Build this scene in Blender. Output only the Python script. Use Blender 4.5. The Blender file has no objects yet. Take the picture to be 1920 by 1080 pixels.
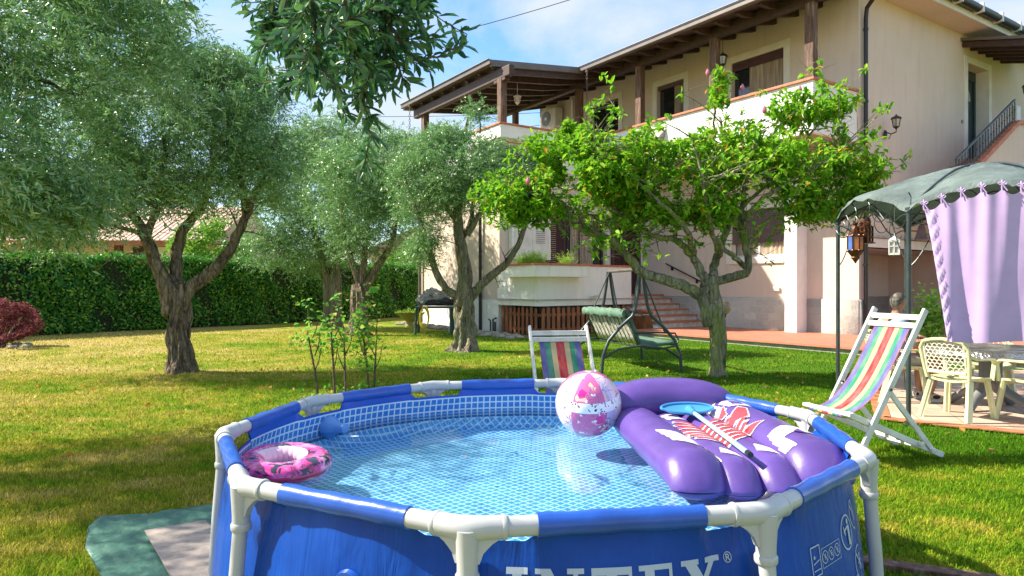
import bpy, math, random
import numpy as np
from mathutils import Vector, Matrix
R = math.radians
rng = np.random.default_rng(7)
random.seed(7)
S = bpy.context.scene
# ------------------------------------------------------------------ camera
FPX, CAMZ, HZ = 1282.0, 1.46, 535.0
cam = bpy.data.cameras.new("Camera"); camo = bpy.data.objects.new("Camera", cam)
S.collection.objects.link(camo); S.camera = camo
camo.location = (0, 0, CAMZ); camo.rotation_euler = (R(90), 0, 0)
cam.sensor_width = 36; cam.lens = 36*FPX/1920; cam.shift_y = -(540-HZ)/1920
cam.clip_start = .05; cam.clip_end = 3000
S.render.resolution_x = 1024; S.render.resolution_y = 576
# ------------------------------------------------------------------ light
SUN_EL, SUN_AZ = 42.0, math.degrees(math.atan2(-.985, .17))
W = bpy.data.worlds.new("World"); S.world = W; W.use_nodes = True
nt = W.node_tree; nt.nodes.clear()
def wn(t, **k):
    n = nt.nodes.new(t)
    for a, b in k.items(): setattr(n, a, b)
    return n
sky = wn('ShaderNodeTexSky', sky_type='NISHITA', sun_disc=False, sun_elevation=R(SUN_EL), sun_rotation=R(SUN_AZ % 360),
         air_density=1.0, dust_density=.6, ozone_density=2.2)
bg = wn('ShaderNodeBackground'); bg.inputs[1].default_value = .13
tc = wn('ShaderNodeTexCoord'); mp = wn('ShaderNodeMapping'); mp.inputs['Scale'].default_value = (1.3, 1.3, 3.0)
mp.inputs['Location'].default_value = (.35, .2, .1)
nz = wn('ShaderNodeTexNoise'); nz.inputs['Scale'].default_value = 1.9; nz.inputs['Detail'].default_value = 9; nz.inputs['Roughness'].default_value = .58
nz.inputs['Distortion'].default_value = .35
cr = wn('ShaderNodeValToRGB'); cr.color_ramp.elements[0].position = .38; cr.color_ramp.elements[1].position = .60
cr.color_ramp.elements[0].color = (.12, .12, .12, 1); cr.color_ramp.elements[1].color = (.93, .93, .93, 1)
cl = wn('ShaderNodeBackground'); cl.inputs[0].default_value = (.84, .92, 1, 1); cl.inputs[1].default_value = .44
mx = wn('ShaderNodeMixShader'); out = wn('ShaderNodeOutputWorld')
L = nt.links.new
L(tc.outputs['Generated'], mp.inputs[0]); L(mp.outputs[0], nz.inputs[0]); L(nz.outputs[0], cr.inputs[0])
hs = wn('ShaderNodeHueSaturation'); hs.inputs['Saturation'].default_value = 1.3; hs.inputs['Value'].default_value = 1.0; L(sky.outputs[0], hs.inputs['Color']); L(hs.outputs[0], bg.inputs[0]); L(cr.outputs[0], mx.inputs[0]); L(bg.outputs[0], mx.inputs[1]); L(cl.outputs[0], mx.inputs[2]); L(mx.outputs[0], out.inputs[0])
sd = bpy.data.lights.new("Sun", 'SUN'); sd.energy = 5.0; sd.angle = R(.6); sd.color = (1, .90, .73)
so = bpy.data.objects.new("Sun", sd); S.collection.objects.link(so)
_d = Vector((math.sin(R(SUN_AZ))*math.cos(R(SUN_EL)), math.cos(R(SUN_AZ))*math.cos(R(SUN_EL)), math.sin(R(SUN_EL))))
so.rotation_euler = _d.to_track_quat('Z', 'Y').to_euler()
S.view_settings.view_transform = 'Standard'; S.view_settings.look = 'None'; S.view_settings.gamma = 1
S.view_settings.exposure = 1.20
S.render.engine = 'CYCLES'
S.cycles.max_bounces = 8; S.cycles.transparent_max_bounces = 12

# ------------------------------------------------------------------ helpers
def at(u, v, y):
    "point of the photograph's pixel u, v at depth y"
    return np.array([(u-960)*y/FPX, y, CAMZ+(HZ-v)*y/FPX])
def gnd(u, v, z=0.):
    y = (CAMZ-z)*FPX/(v-HZ); return np.array([(u-960)*y/FPX, y, z])
def ico(): pass
class MB:
    def __init__(s): s.V = []; s.F = []; s.m = []; s.n = 0; s.cm = 0
    def add(s, V, F):
        V = np.asarray(V, float)
        s.V.append(V); s.F += [tuple(int(i)+s.n for i in f) for f in F]; s.m += [s.cm]*len(F); s.n += len(V); return s
    def quad(s, a, b, c, d): return s.add([a, b, c, d], [(0, 1, 2, 3)])
    def box(s, c, sz, rz=0., M=None):
        x, y, z = [q/2 for q in sz]
        V = np.array([(i, j, k) for k in (-z, z) for i, j in ((-x, -y), (x, -y), (x, y), (-x, y))])
        if M is not None: V = V@np.array(M.to_3x3()).T
        if rz: cs, sn = math.cos(rz), math.sin(rz); V = V@np.array([[cs, sn, 0], [-sn, cs, 0], [0, 0, 1]])
        return s.add(V+np.array(c), [(3, 2, 1, 0), (4, 5, 6, 7), (0, 1, 5, 4), (1, 2, 6, 5), (2, 3, 7, 6), (3, 0, 4, 7)])
    def bar(s, p, q, w, h, up=(0, 0, 1)):
        "rectangular bar from p to q"
        p, q, up = [np.array(t, float) for t in (p, q, up)]
        d = q-p; d /= np.linalg.norm(d); x = np.cross(d, up); x /= np.linalg.norm(x); z = np.cross(x, d)
        V = [o+i*x*w/2+j*z*h/2 for o in (p, q) for i, j in ((-1, -1), (1, -1), (1, 1), (-1, 1))]
        return s.add(V, [(0, 1, 2, 3), (7, 6, 5, 4), (0, 4, 5, 1), (1, 5, 6, 2), (2, 6, 7, 3), (3, 7, 4, 0)])
    def tube(s, path, r, seg=10, cap=True, flat=1., wob=0., closed=False):
        P = np.array(path, float); n = len(P); rr = np.full(n, r, float) if np.isscalar(r) else np.array(r, float)
        T = np.gradient(P, axis=0)
        if closed: T = np.roll(P, -1, 0)-np.roll(P, 1, 0)
        T /= np.linalg.norm(T, axis=1)[:, None]+1e-9
        u = np.cross(T[0], (0, 0, 1.)); 
        if np.linalg.norm(u) < .15: u = np.cross(T[0], (0, 1., 0))
        u /= np.linalg.norm(u); V = []
        A = np.arange(seg)/seg*2*np.pi; ph = rng.uniform(0, 6.28, 4)
        for i in range(n):
            u = u-T[i]*np.dot(u, T[i]); u /= np.linalg.norm(u); w = np.cross(u, T[i])
            q = rr[i]*(1+wob*(np.sin(3*A+ph[0]+i*.25)*.6+np.sin(5*A+ph[1]-i*.4)*.4+.5*np.sin(8*A+ph[2]+i*.15)))
            V.append(P[i]+np.outer(np.cos(A)*q, u)+np.outer(np.sin(A)*q*flat, w))
        V = np.concatenate(V); F = []
        m = n if closed else n-1
        for i in range(m):
            for j in range(seg):
                k = (j+1) % seg; i2 = (i+1) % n
                F.append((i*seg+j, i*seg+k, i2*seg+k, i2*seg+j))
        if cap and not closed: F += [tuple(range(seg-1, -1, -1)), tuple((n-1)*seg+j for j in range(seg))]
        return s.add(V, F)
    def ball(s, c, r, seg=16, rings=10):
        r = np.array(r if hasattr(r, '__len__') else (r, r, r), float); V = [(0, 0, -1)]
        for i in range(1, rings):
            p = -math.pi/2+math.pi*i/rings
            V += [(math.cos(p)*math.cos(t), math.cos(p)*math.sin(t), math.sin(p)) for t in np.arange(seg)/seg*2*math.pi]
        V.append((0, 0, 1)); F = []
        for j in range(seg):
            k = (j+1) % seg; F.append((0, 1+k, 1+j)); e = 1+(rings-2)*seg; F.append((e+j, e+k, e+seg))
            for i in range(rings-2): F.append((1+i*seg+j, 1+i*seg+k, 1+(i+1)*seg+k, 1+(i+1)*seg+j))
        return s.add(np.array(V)*r+np.array(c), F)
    def lathe(s, c, prof, seg=20):
        V = [(c[0]+r*math.cos(t), c[1]+r*math.sin(t), c[2]+z) for r, z in prof for t in np.arange(seg)/seg*2*math.pi]
        F = [(i*seg+j, i*seg+(j+1) % seg, (i+1)*seg+(j+1) % seg, (i+1)*seg+j) for i in range(len(prof)-1) for j in range(seg)]
        F += [tuple(range(seg-1, -1, -1)), tuple((len(prof)-1)*seg+j for j in range(seg))]
        return s.add(V, F)
    def prism(s, pts, d):
        "flat polygon pts (3D) thickened by vector d"
        n = len(pts); P = np.array(pts, float); d = np.array(d, float)
        return s.add(np.concatenate([P, P+d]), [tuple(range(n-1, -1, -1)), tuple(range(n, 2*n))]+[(i, (i+1) % n, n+(i+1) % n, n+i) for i in range(n)])
    def build(s, name, mats, parent=None, smooth=False, bevel=0, loc=None):
        me = bpy.data.meshes.new(name); V = np.concatenate(s.V) if s.V else np.zeros((0, 3))
        if loc is not None: V = V-np.array(loc)
        me.from_pydata(V.tolist(), [], s.F)
        for m in (mats if isinstance(mats, (list, tuple)) else [mats]): me.materials.append(m)
        if isinstance(mats, (list, tuple)): me.polygons.foreach_set('material_index', s.m)
        if smooth: me.polygons.foreach_set('use_smooth', [True]*len(me.polygons))
        me.update()
        o = bpy.data.objects.new(name, me); S.collection.objects.link(o)
        if loc is not None: o.location = loc
        if smooth == 'auto':
            try: me.set_sharp_from_angle(angle=R(40))
            except Exception: pass
        if bevel:
            b = o.modifiers.new('bevel', 'BEVEL'); b.width = bevel; b.segments = 2; b.limit_method = 'ANGLE'
        if parent is not None: put(o, parent)
        return o
def put(o, parent):
    o.parent = parent
    pl = Vector(parent.location)
    if parent.parent: pl = pl+Vector(parent.parent.location)
    if parent.type == 'EMPTY' or True: o.matrix_parent_inverse = Matrix.Identity(4); o.location = Vector(o.location)-pl
def tag(o, label=None, cat=None, group=None, kind=None):
    if label: o['label'] = label
    if cat: o['category'] = cat
    if group: o['group'] = group
    if kind: o['kind'] = kind
    return o
def empty(name, loc, label, cat, group=None):
    o = bpy.data.objects.new(name, None); o.location = [float(q) for q in loc]; o.empty_display_size = .1
    S.collection.objects.link(o); return tag(o, label, cat, group)
def copy_tree(o, loc=None, rz=None, label=None, parent=None, kids=None):
    c = o.copy(); S.collection.objects.link(c)
    if parent is not None: c.parent = parent
    for ch in [q for q in S.collection.objects if q.parent is o]: copy_tree(ch, parent=c)
    if loc is not None: c.location = [float(q) for q in loc]
    if rz is not None: c.rotation_euler.z = rz
    if label: c['label'] = label
    return c
def npmesh(name, V, F, mat, attr=None, parent=None, uv=None, smooth=False):
    "V (n,3); F (m,k) int; attr per-face float"
    me = bpy.data.meshes.new(name); V = np.ascontiguousarray(V, np.float32); F = np.ascontiguousarray(F, np.int32); m, k = F.shape
    me.vertices.add(len(V)); me.vertices.foreach_set('co', V.ravel())
    me.loops.add(m*k); me.loops.foreach_set('vertex_index', F.ravel())
    me.polygons.add(m); me.polygons.foreach_set('loop_start', np.arange(0, m*k, k, dtype=np.int32)); me.polygons.foreach_set('loop_total', np.full(m, k, np.int32))
    if smooth: me.polygons.foreach_set('use_smooth', [True]*m)
    me.materials.append(mat); me.update(calc_edges=True)
    if attr is not None:
        a = me.attributes.new('rnd', 'FLOAT', 'FACE'); a.data.foreach_set('value', np.ascontiguousarray(attr, np.float32))
    if uv is not None:
        l = me.uv_layers.new(name='UVMap'); l.data.foreach_set('uv', np.ascontiguousarray(uv[F.ravel()], np.float32).ravel())
    o = bpy.data.objects.new(name, me); S.collection.objects.link(o)
    if parent is not None: put(o, parent)
    return o
# ------------------------------------------------------------------ materials
class NT:
    def __init__(s, name):
        s.m = bpy.data.materials.new(name); s.m.use_nodes = True; s.t = s.m.node_tree; s.t.nodes.clear()
        s.out = s.n('ShaderNodeOutputMaterial')
    def n(s, t, **k):
        q = s.t.nodes.new(t)
        for a, b in k.items(): setattr(q, a, b)
        return q
    def l(s, a, b): s.t.links.new(a, b)
    def val(s, x, sock):
        if hasattr(x, 'links'): s.l(x, sock)
        elif isinstance(x, (tuple, list)) and len(x) == 3 and sock.type == 'RGBA': sock.default_value = (*x, 1)
        else: sock.default_value = x
    def math(s, op, a, b=0., c=None):
        q = s.n('ShaderNodeMath', operation=op); s.val(a, q.inputs[0]); s.val(b, q.inputs[1])
        if c is not None: s.val(c, q.inputs[2])
        return q.outputs[0]
    def mix(s, f, a, b, t='MIX'):
        q = s.n('ShaderNodeMix', data_type='RGBA', blend_type=t); s.val(f, q.inputs[0]); s.val(a, q.inputs[6]); s.val(b, q.inputs[7]); return q.outputs[2]
    def ramp(s, f, *st):
        q = s.n('ShaderNodeValToRGB'); e = q.color_ramp.elements
        while len(e) < len(st): e.new(.5)
        for i, (p, c) in enumerate(st): e[i].position = p; e[i].color = (*c, 1) if len(c) == 3 else c
        s.l(f, q.inputs[0]); return q.outputs[0]
    def noise(s, vec=None, scale=5, detail=3, rough=.55, dist=0., out=0):
        q = s.n('ShaderNodeTexNoise'); q.inputs['Scale'].default_value = scale; q.inputs['Detail'].default_value = detail
        q.inputs['Roughness'].default_value = rough; q.inputs['Distortion'].default_value = dist
        if vec is not None: s.l(vec, q.inputs['Vector'])
        return q.outputs[out]
    def obj(s): return s.n('ShaderNodeTexCoord').outputs['Object']
    def pos(s): return s.n('ShaderNodeNewGeometry').outputs['Position']
    def mapp(s, vec, scale=(1, 1, 1), rot=(0, 0, 0)):
        q = s.n('ShaderNodeMapping'); q.inputs['Scale'].default_value = scale; q.inputs['Rotation'].default_value = rot; s.l(vec, q.inputs[0]); return q.outputs[0]
    def bump(s, h, strength=.3, dist=.01):
        q = s.n('ShaderNodeBump'); q.inputs['Strength'].default_value = strength; q.inputs['Distance'].default_value = dist; s.l(h, q.inputs['Height']); return q.outputs[0]
    def pbr(s, col, rough=.6, metal=0., normal=None, coat=0., spec=.5, sheen=0., out=True, alpha=None):
        q = s.n('ShaderNodeBsdfPrincipled'); s.val(col, q.inputs['Base Color']); s.val(rough, q.inputs['Roughness']); s.val(metal, q.inputs['Metallic'])
        q.inputs['Coat Weight'].default_value = coat; q.inputs['Coat Roughness'].default_value = .12; q.inputs['Specular IOR Level'].default_value = spec
        q.inputs['Sheen Weight'].default_value = sheen
        if normal is not None: s.l(normal, q.inputs['Normal'])
        if alpha is not None: s.val(alpha, q.inputs['Alpha'])
        if out: s.l(q.outputs[0], s.out.inputs[0])
        return q.outputs[0]
def mat(name, c, rough=.6, var=.12, scale=6, bump=.15, bs=60, bd=.004, metal=0., coat=0., spec=.5, stretch=(1, 1, 1), dirt=None, dscale=2):
    t = NT(name); v = t.mapp(t.obj(), stretch); f = t.noise(v, scale, 4)
    lo = tuple(q*(1-var*1.6) for q in c); hi = tuple(min(1, q*(1+var)) for q in c)
    col = t.ramp(f, (.3, lo), (.7, hi))
    if dirt: col = t.mix(t.ramp(t.noise(v, dscale, 6, .65), (.52, (0, 0, 0)), (.72, (.8,)*3)), col, dirt)
    nb = t.bump(t.noise(v, bs, 3), bump, bd) if bump else None
    t.pbr(col, rough, metal, nb, coat, spec); return t.m
def leafmat(name, c1, c2, c3, back=None, trans=.35, rough=.6, c4=None, spec=.22):
    t = NT(name); a = t.n('ShaderNodeAttribute', attribute_name='rnd').outputs['Fac']
    col = t.ramp(a, (0, c1), (.5 if c4 else .55, c2), (.80 if c4 else .93, c3), (1., c4 or c3))
    if back is not None: col = t.mix(t.math('MULTIPLY', t.n('ShaderNodeNewGeometry').outputs['Backfacing'], .55), col, back)
    p = t.pbr(col, rough, out=False, spec=spec); tr = t.n('ShaderNodeBsdfTranslucent')
    t.l(t.mix(.5, col, tuple(min(1, q*1.6) for q in c2), 'MIX'), tr.inputs[0])
    mx = t.n('ShaderNodeMixShader'); mx.inputs[0].default_value = trans; t.l(p, mx.inputs[1]); t.l(tr.outputs[0], mx.inputs[2]); t.l(mx.outputs[0], t.out.inputs[0])
    return t.m
def bark(name, c1, c2, moss=None):
    t = NT(name); v = t.mapp(t.obj(), (1, 1, .28)); n1 = t.noise(v, 10, 7, .72, .8); n2 = t.noise(t.obj(), 3.5, 4)
    vo = t.n('ShaderNodeTexVoronoi', feature='DISTANCE_TO_EDGE'); vo.inputs['Scale'].default_value = 13; t.l(v, vo.inputs['Vector'])
    col = t.mix(t.ramp(vo.outputs[0], (.0, (.5,)*3), (.08, (0, 0, 0))), t.ramp(n1, (.36, c1), (.62, c2)), tuple(q*.8 for q in c1))
    if moss: col = t.mix(t.ramp(n2, (.45, (0, 0, 0)), (.62, (.85,)*3)), col, moss)
    h = t.math('ADD', n1, t.math('MINIMUM', t.math('MULTIPLY', vo.outputs[0], 2.5), .5))
    t.pbr(col, .9, 0, t.bump(h, 1., .06), spec=.2); return t.m
def stuccomat(name, c):
    t = NT(name); o = t.obj(); big = t.noise(o, .7, 5, .6); col = t.ramp(big, (.3, tuple(q*.93 for q in c)), (.7, tuple(min(1, q*1.04) for q in c)))
    st = t.noise(t.mapp(o, (2.5, 2.5, .25)), 2.2, 4, .6); col = t.mix(t.ramp(st, (.5, (0, 0, 0)), (.78, (.30,)*3)), col, tuple(q*.62 for q in c)); col = t.mix(t.ramp(t.noise(o, 3.1, 6, .7), (.56, (0, 0, 0)), (.75, (.22,)*3)), col, tuple(min(1, q*1.15) for q in c))
    t.pbr(col, .92, 0, t.bump(t.noise(o, 90, 3), .25, .006), spec=.15); return t.m
M = {}
M['wall'] = stuccomat('beige stucco', (.665, .56, .48))
M['wall2'] = stuccomat('white board-marked concrete', (.84, .83, .81))
M['trim'] = mat('white stone trim', (.74, .71, .64), .7, .06, 3)
M['pil'] = mat('white painted pillar', (.78, .75, .74), .7, .05, 3)
M['tileedge'] = mat('terracotta coping', (.50, .17, .085), .6, .22, 9)
M['darkwood'] = mat('dark stained timber', (.060, .031, .026), .6, .25, 8, .3, stretch=(1, 1, 1))
M['postwood'] = mat('weathered timber', (.13, .065, .042), .75, .4, 9, .5, 50, .01, stretch=(3, 3, .35), dirt=(.34, .27, .22), dscale=4)
M['gutter'] = mat('brown metal gutter', (.16, .135, .125), .45, .1, 3, .05, metal=.3)
M['pipe'] = mat('dark metal pipe', (.035, .033, .036), .35, .15, 3, .04, metal=.4)
M['iron'] = mat('painted iron', (.07, .085, .10), .45, .2, 8, .1, metal=.5)
M['steel'] = mat('grey tube', (.065, .085, .09), .4, .2, 6, .06, metal=.5)
M['shutter'] = mat('brown shutter', (.085, .035, .04), .5, .15, 5, .05)
M['rollo'] = mat('roller shutter', (.13, .085, .085), .5, .1, 5, .05)
M['green_door'] = mat('dark green door', (.018, .045, .052), .4, .15, 5, .05)
M['glass'] = mat('window glass', (.02, .024, .028), .06, .2, 1, 0, spec=.9)
M['glass2'] = mat('milky glass', (.45, .43, .38), .15, .2, 3, 0, spec=.8)
M['curtainw'] = mat('net curtain', (.42, .33, .25), .8, .3, 4, .2, stretch=(6, 6, .3))
M['white'] = mat('white paint', (.80, .80, .79), .45, .06, 6, .06)
M['chairwhite'] = mat('white painted wood', (.74, .72, .69), .5, .10, 7, .25, 70, .004, stretch=(1, 1, 1), dirt=(.5, .45, .38), dscale=9)
M['pvc'] = mat('off white plastic', (.47, .485, .50), .38, .05, 4, .03, coat=.2)
M['aluwhite'] = mat('white metal', (.66, .65, .62), .4, .08, 4, .04)
M['black'] = mat('black plastic', (.015, .015, .017), .4, .2, 5, .05)
M['grey'] = mat('grey plastic', (.20, .21, .22), .5, .1, 5, .05)
M['picket'] = mat('orange brown picket', (.33, .115, .045), .7, .3, 7, .3, 60, .006, stretch=(1, 1, .4))
M['rock'] = mat('garden stone', (.34, .31, .25), .9, .35, 7, .8, 16, .03)
M['stone_step'] = mat('marble riser', (.60, .57, .52), .5, .2, 5, .1)
M['terracotta'] = mat('terracotta', (.46, .17, .085), .7, .18, 7, .15)
M['concrete'] = mat('concrete', (.40, .37, .33), .9, .2, 4, .3)
M['cream'] = mat('pale green plastic', (.66, .67, .40), .38, .05, 4, .03, coat=.1)
M['creamwhite'] = mat('cream plastic', (.75, .71, .60), .4, .05, 4, .03)
M['brass'] = mat('antique copper', (.13, .055, .028), .4, .4, 14, .4, 40, .006, metal=.8)
M['blueglass'] = mat('blue glass', (.08, .16, .45), .15, .2, 5, 0)
M['amber'] = mat('amber glass', (.45, .14, .03), .15, .3, 5, 0)
M['wicker'] = mat('woven twigs', (.20, .075, .045), .8, .5, 40, .8, 60, .01)
M['net'] = mat('blue plastic', (.05, .26, .56), .35, .1, 4, .04)
M['pole'] = mat('pale blue pole', (.30, .55, .66), .3, .08, 4, .03, coat=.2)
M['yellow'] = mat('yellow plastic', (.65, .50, .02), .5, .1, 4, .05)
M['yellowbowl'] = mat('dull yellow bowl', (.42, .38, .08), .6, .15, 4, .1)
M['bag'] = mat('grey plastic sheet', (.27, .26, .25), .45, .3, 6, .9, 14, .05)
M['blackbag'] = mat('black cloth bundle', (.02, .02, .024), .6, .3, 6, .9, 18, .04)
M['tablegreen'] = mat('dark green plastic', (.025, .075, .06), .5, .15, 5, .08)
M['lilac'] = mat('lilac cloth', (.55, .39, .71), .75, .05, 5, .12, 220, .001)
M['purple'] = mat('purple vinyl', (.105, .055, .285), .40, .14, 5, .25, 12, .010, coat=.15)
M['decalw'] = mat('white print', (.66, .63, .72), .4, .06, 5, .03)
M['decalr'] = mat('red print', (.52, .05, .07), .4, .1, 5, .03)
M['print'] = mat('pale blue print', (.42, .50, .62), .5, .05, 5, .02)
M['skin'] = mat('skin', (.42, .22, .15), .55, .12, 12, .1)
M['hair'] = mat('grey hair', (.16, .145, .13), .8, .5, 40, .8, 120, .004)
M['shirt'] = mat('light blue shirt', (.36, .45, .60), .85, .1, 8, .3, 30, .01)
M['shorts'] = mat('grey shorts', (.42, .39, .38), .85, .1, 8, .3, 25, .01)
M['shoe'] = mat('white trainer', (.65, .62, .58), .6, .15, 10, .1)
M['soil'] = mat('bare soil', (.19, .145, .09), .95, .35, 9, .8, 30, .02)
M['twig'] = mat('thorny stem', (.13, .085, .055), .85, .4, 30, .6, 70, .01)
M['roofpink'] = None
def tilemat():
    t = NT('clay roof tiles'); o = t.obj(); w = t.n('ShaderNodeTexWave', wave_type='BANDS', bands_direction='X'); w.inputs['Scale'].default_value = 1.3; w.inputs['Distortion'].default_value = .4; t.l(o, w.inputs[0])
    col = t.ramp(t.noise(o, 4, 6, .7), (.3, (.42, .25, .19)), (.7, (.68, .52, .43)))
    col = t.mix(t.math('MULTIPLY', t.math('SUBTRACT', 1., w.outputs[1]), .5), col, (.2, .11, .09))
    t.pbr(col, .9, 0, t.bump(w.outputs[1], .8, .05)); return t.m
M['roofpink'] = tilemat()
def stonemat():
    t = NT('grey ashlar base'); o = t.n('ShaderNodeTexCoord').outputs['UV']
    b = t.n('ShaderNodeTexBrick'); b.inputs['Scale'].default_value = 1; b.inputs['Mortar Size'].default_value = .012; b.inputs['Brick Width'].default_value = .42; b.inputs['Row Height'].default_value = .21
    b.inputs['Color1'].default_value = (.50, .46, .41, 1); b.inputs['Color2'].default_value = (.38, .35, .325, 1); b.inputs['Mortar'].default_value = (.52, .48, .42, 1); t.l(o, b.inputs[0])
    n = t.noise(o, 9, 6, .7); col = t.mix(t.ramp(n, (.35, (0, 0, 0)), (.7, (.5,)*3)), b.outputs[0], (.60, .54, .46))
    h = t.math('ADD', t.math('MULTIPLY', n, .6), t.math('MULTIPLY', t.math('SUBTRACT', 1., b.outputs[1]), .8))
    t.pbr(col, .9, 0, t.bump(h, .9, .035)); return t.m
M['ashlar'] = stonemat()
def tilefloor(name, c1, c2, mort, sz, rz):
    t = NT(name); v = t.mapp(t.pos(), (1, 1, 1), (0, 0, rz))
    b = t.n('ShaderNodeTexBrick', offset=0.); b.inputs['Scale'].default_value = 1; b.inputs['Mortar Size'].default_value = .008; b.inputs['Brick Width'].default_value = sz; b.inputs['Row Height'].default_value = sz
    b.inputs['Color1'].default_value = (*c1, 1); b.inputs['Color2'].default_value = (*c2, 1); b.inputs['Mortar'].default_value = (*mort, 1); t.l(v, b.inputs[0])
    n = t.noise(v, 6, 5, .65); col = t.mix(t.ramp(n, (.4, (0, 0, 0)), (.75, (.35,)*3)), b.outputs[0], tuple(q*.55 for q in c1))
    t.pbr(col, .7, 0, t.bump(t.math('SUBTRACT', n, b.outputs[1]), .4, .008)); return t.m
M['tile'] = tilefloor('red clay floor tiles', (.50, .185, .115), (.44, .155, .095), (.33, .2, .15), .33, R(11))
M['paver'] = tilefloor('pale and pink pavers', (.56, .45, .36), (.46, .27, .20), (.28, .24, .18), .40, R(20))
def lawncol(t):
    p = t.pos(); sep = t.n('ShaderNodeSeparateXYZ'); t.l(p, sep.inputs[0])
    big = t.noise(p, .55, 4, .6, .5); mid = t.noise(t.mapp(p, (1, 1.6, 1)), 1.9, 5, .65, .3); fine = t.noise(p, 26, 3, .6)
    side = t.math('MULTIPLY', sep.outputs[0], -.020); near = t.math('MULTIPLY', sep.outputs[1], -.022)
    near = t.math('ADD', t.math('MAXIMUM', near, -.145), .045)
    f = t.math('ADD', t.math('ADD', t.math('MULTIPLY', big, .60), t.math('MULTIPLY', mid, .52)), t.math('ADD', side, near))
    f = t.math('ADD', f, t.math('MULTIPLY', t.math('SUBTRACT', fine, .5), .30))
    return t.ramp(f, (.37, (.080, .205, .008)), (.48, (.180, .305, .014)), (.575, (.36, .36, .040)), (.69, (.56, .46, .16)))
def lawnmat():
    t = NT('lawn soil and thatch'); c = lawncol(t); p = t.pos(); f = t.noise(p, 60, 4, .7)
    col = t.mix(.55, c, t.mix(t.ramp(f, (.35, (0, 0, 0)), (.65, (1, 1, 1))), (.05, .07, .012), c))
    t.pbr(col, .95, 0, t.bump(t.noise(p, 45, 4, .7), 1., .04), spec=.1); return t.m
def blademat():
    t = NT('grass blades'); c = lawncol(t); a = t.n('ShaderNodeAttribute', attribute_name='rnd').outputs['Fac']
    c = t.mix(1., c, t.ramp(a, (0, (.42, .48, .4)), (.5, (1.0, 1.02, .9)), (.85, (1.45, 1.35, 1.25)), (1, (2.1, 1.8, 1.7))), 'MULTIPLY')
    p = t.pbr(c, .7, out=False, spec=.08); tr = t.n('ShaderNodeBsdfTranslucent'); t.l(c, tr.inputs[0]); mx = t.n('ShaderNodeMixShader'); mx.inputs[0].default_value = .35
    t.l(p, mx.inputs[1]); t.l(tr.outputs[0], mx.inputs[2]); t.l(mx.outputs[0], t.out.inputs[0]); return t.m
M['lawn'] = lawnmat(); M['blade'] = blademat()
M['olive'] = leafmat('olive leaf', (.022, .105, .018), (.095, .265, .052), (.33, .50, .16), (.36, .50, .32), .26, .38, (.66, .74, .46), .5)  # palest tone paints in the leaf highlights, darkest one the shadow between them
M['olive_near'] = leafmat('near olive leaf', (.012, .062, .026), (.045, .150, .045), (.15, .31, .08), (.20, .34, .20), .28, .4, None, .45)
M['magnolia'] = leafmat('magnolia leaf', (.060, .215, .010), (.165, .40, .016), (.38, .54, .05), None, .42)
M['magyellow'] = leafmat('yellowed magnolia leaf', (.55, .40, .03), (.60, .33, .04), (.35, .14, .04), None, .4)
M['hedge'] = leafmat('hedge leaf', (.014, .115, .012), (.032, .195, .018), (.15, .34, .03), None, .30, .45, (.34, .50, .06), .35)
M['rosem'] = leafmat('rosemary leaf', (.12, .30, .04), (.27, .48, .07), (.50, .58, .12), None, .35)
M['red'] = leafmat('dark red leaf', (.07, .018, .026), (.20, .05, .065), (.45, .16, .15), None, .35)
M['rose'] = leafmat('rose leaf', (.08, .33, .04), (.17, .46, .05), (.55, .42, .12), None, .4)
M['dryleaf'] = leafmat('dry fallen leaf', (.34, .17, .04), (.50, .27, .06), (.55, .42, .16), None, .2)
M['bark'] = bark('olive bark', (.045, .032, .023), (.34, .27, .19))
M['bark2'] = bark('grey olive bark', (.07, .055, .042), (.42, .36, .27), (.22, .23, .14))
M['barkm'] = bark('mossy magnolia bark', (.10, .095, .06), (.40, .39, .28), (.27, .31, .09))
# ------------------------------------------------------------------ ground
mb = MB(); mb.quad((-500, -300, 0), (500, -300, 0), (500, 900, 0), (-500, 900, 0)); tag(mb.build('lawn', M['lawn']), kind='structure')
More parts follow.
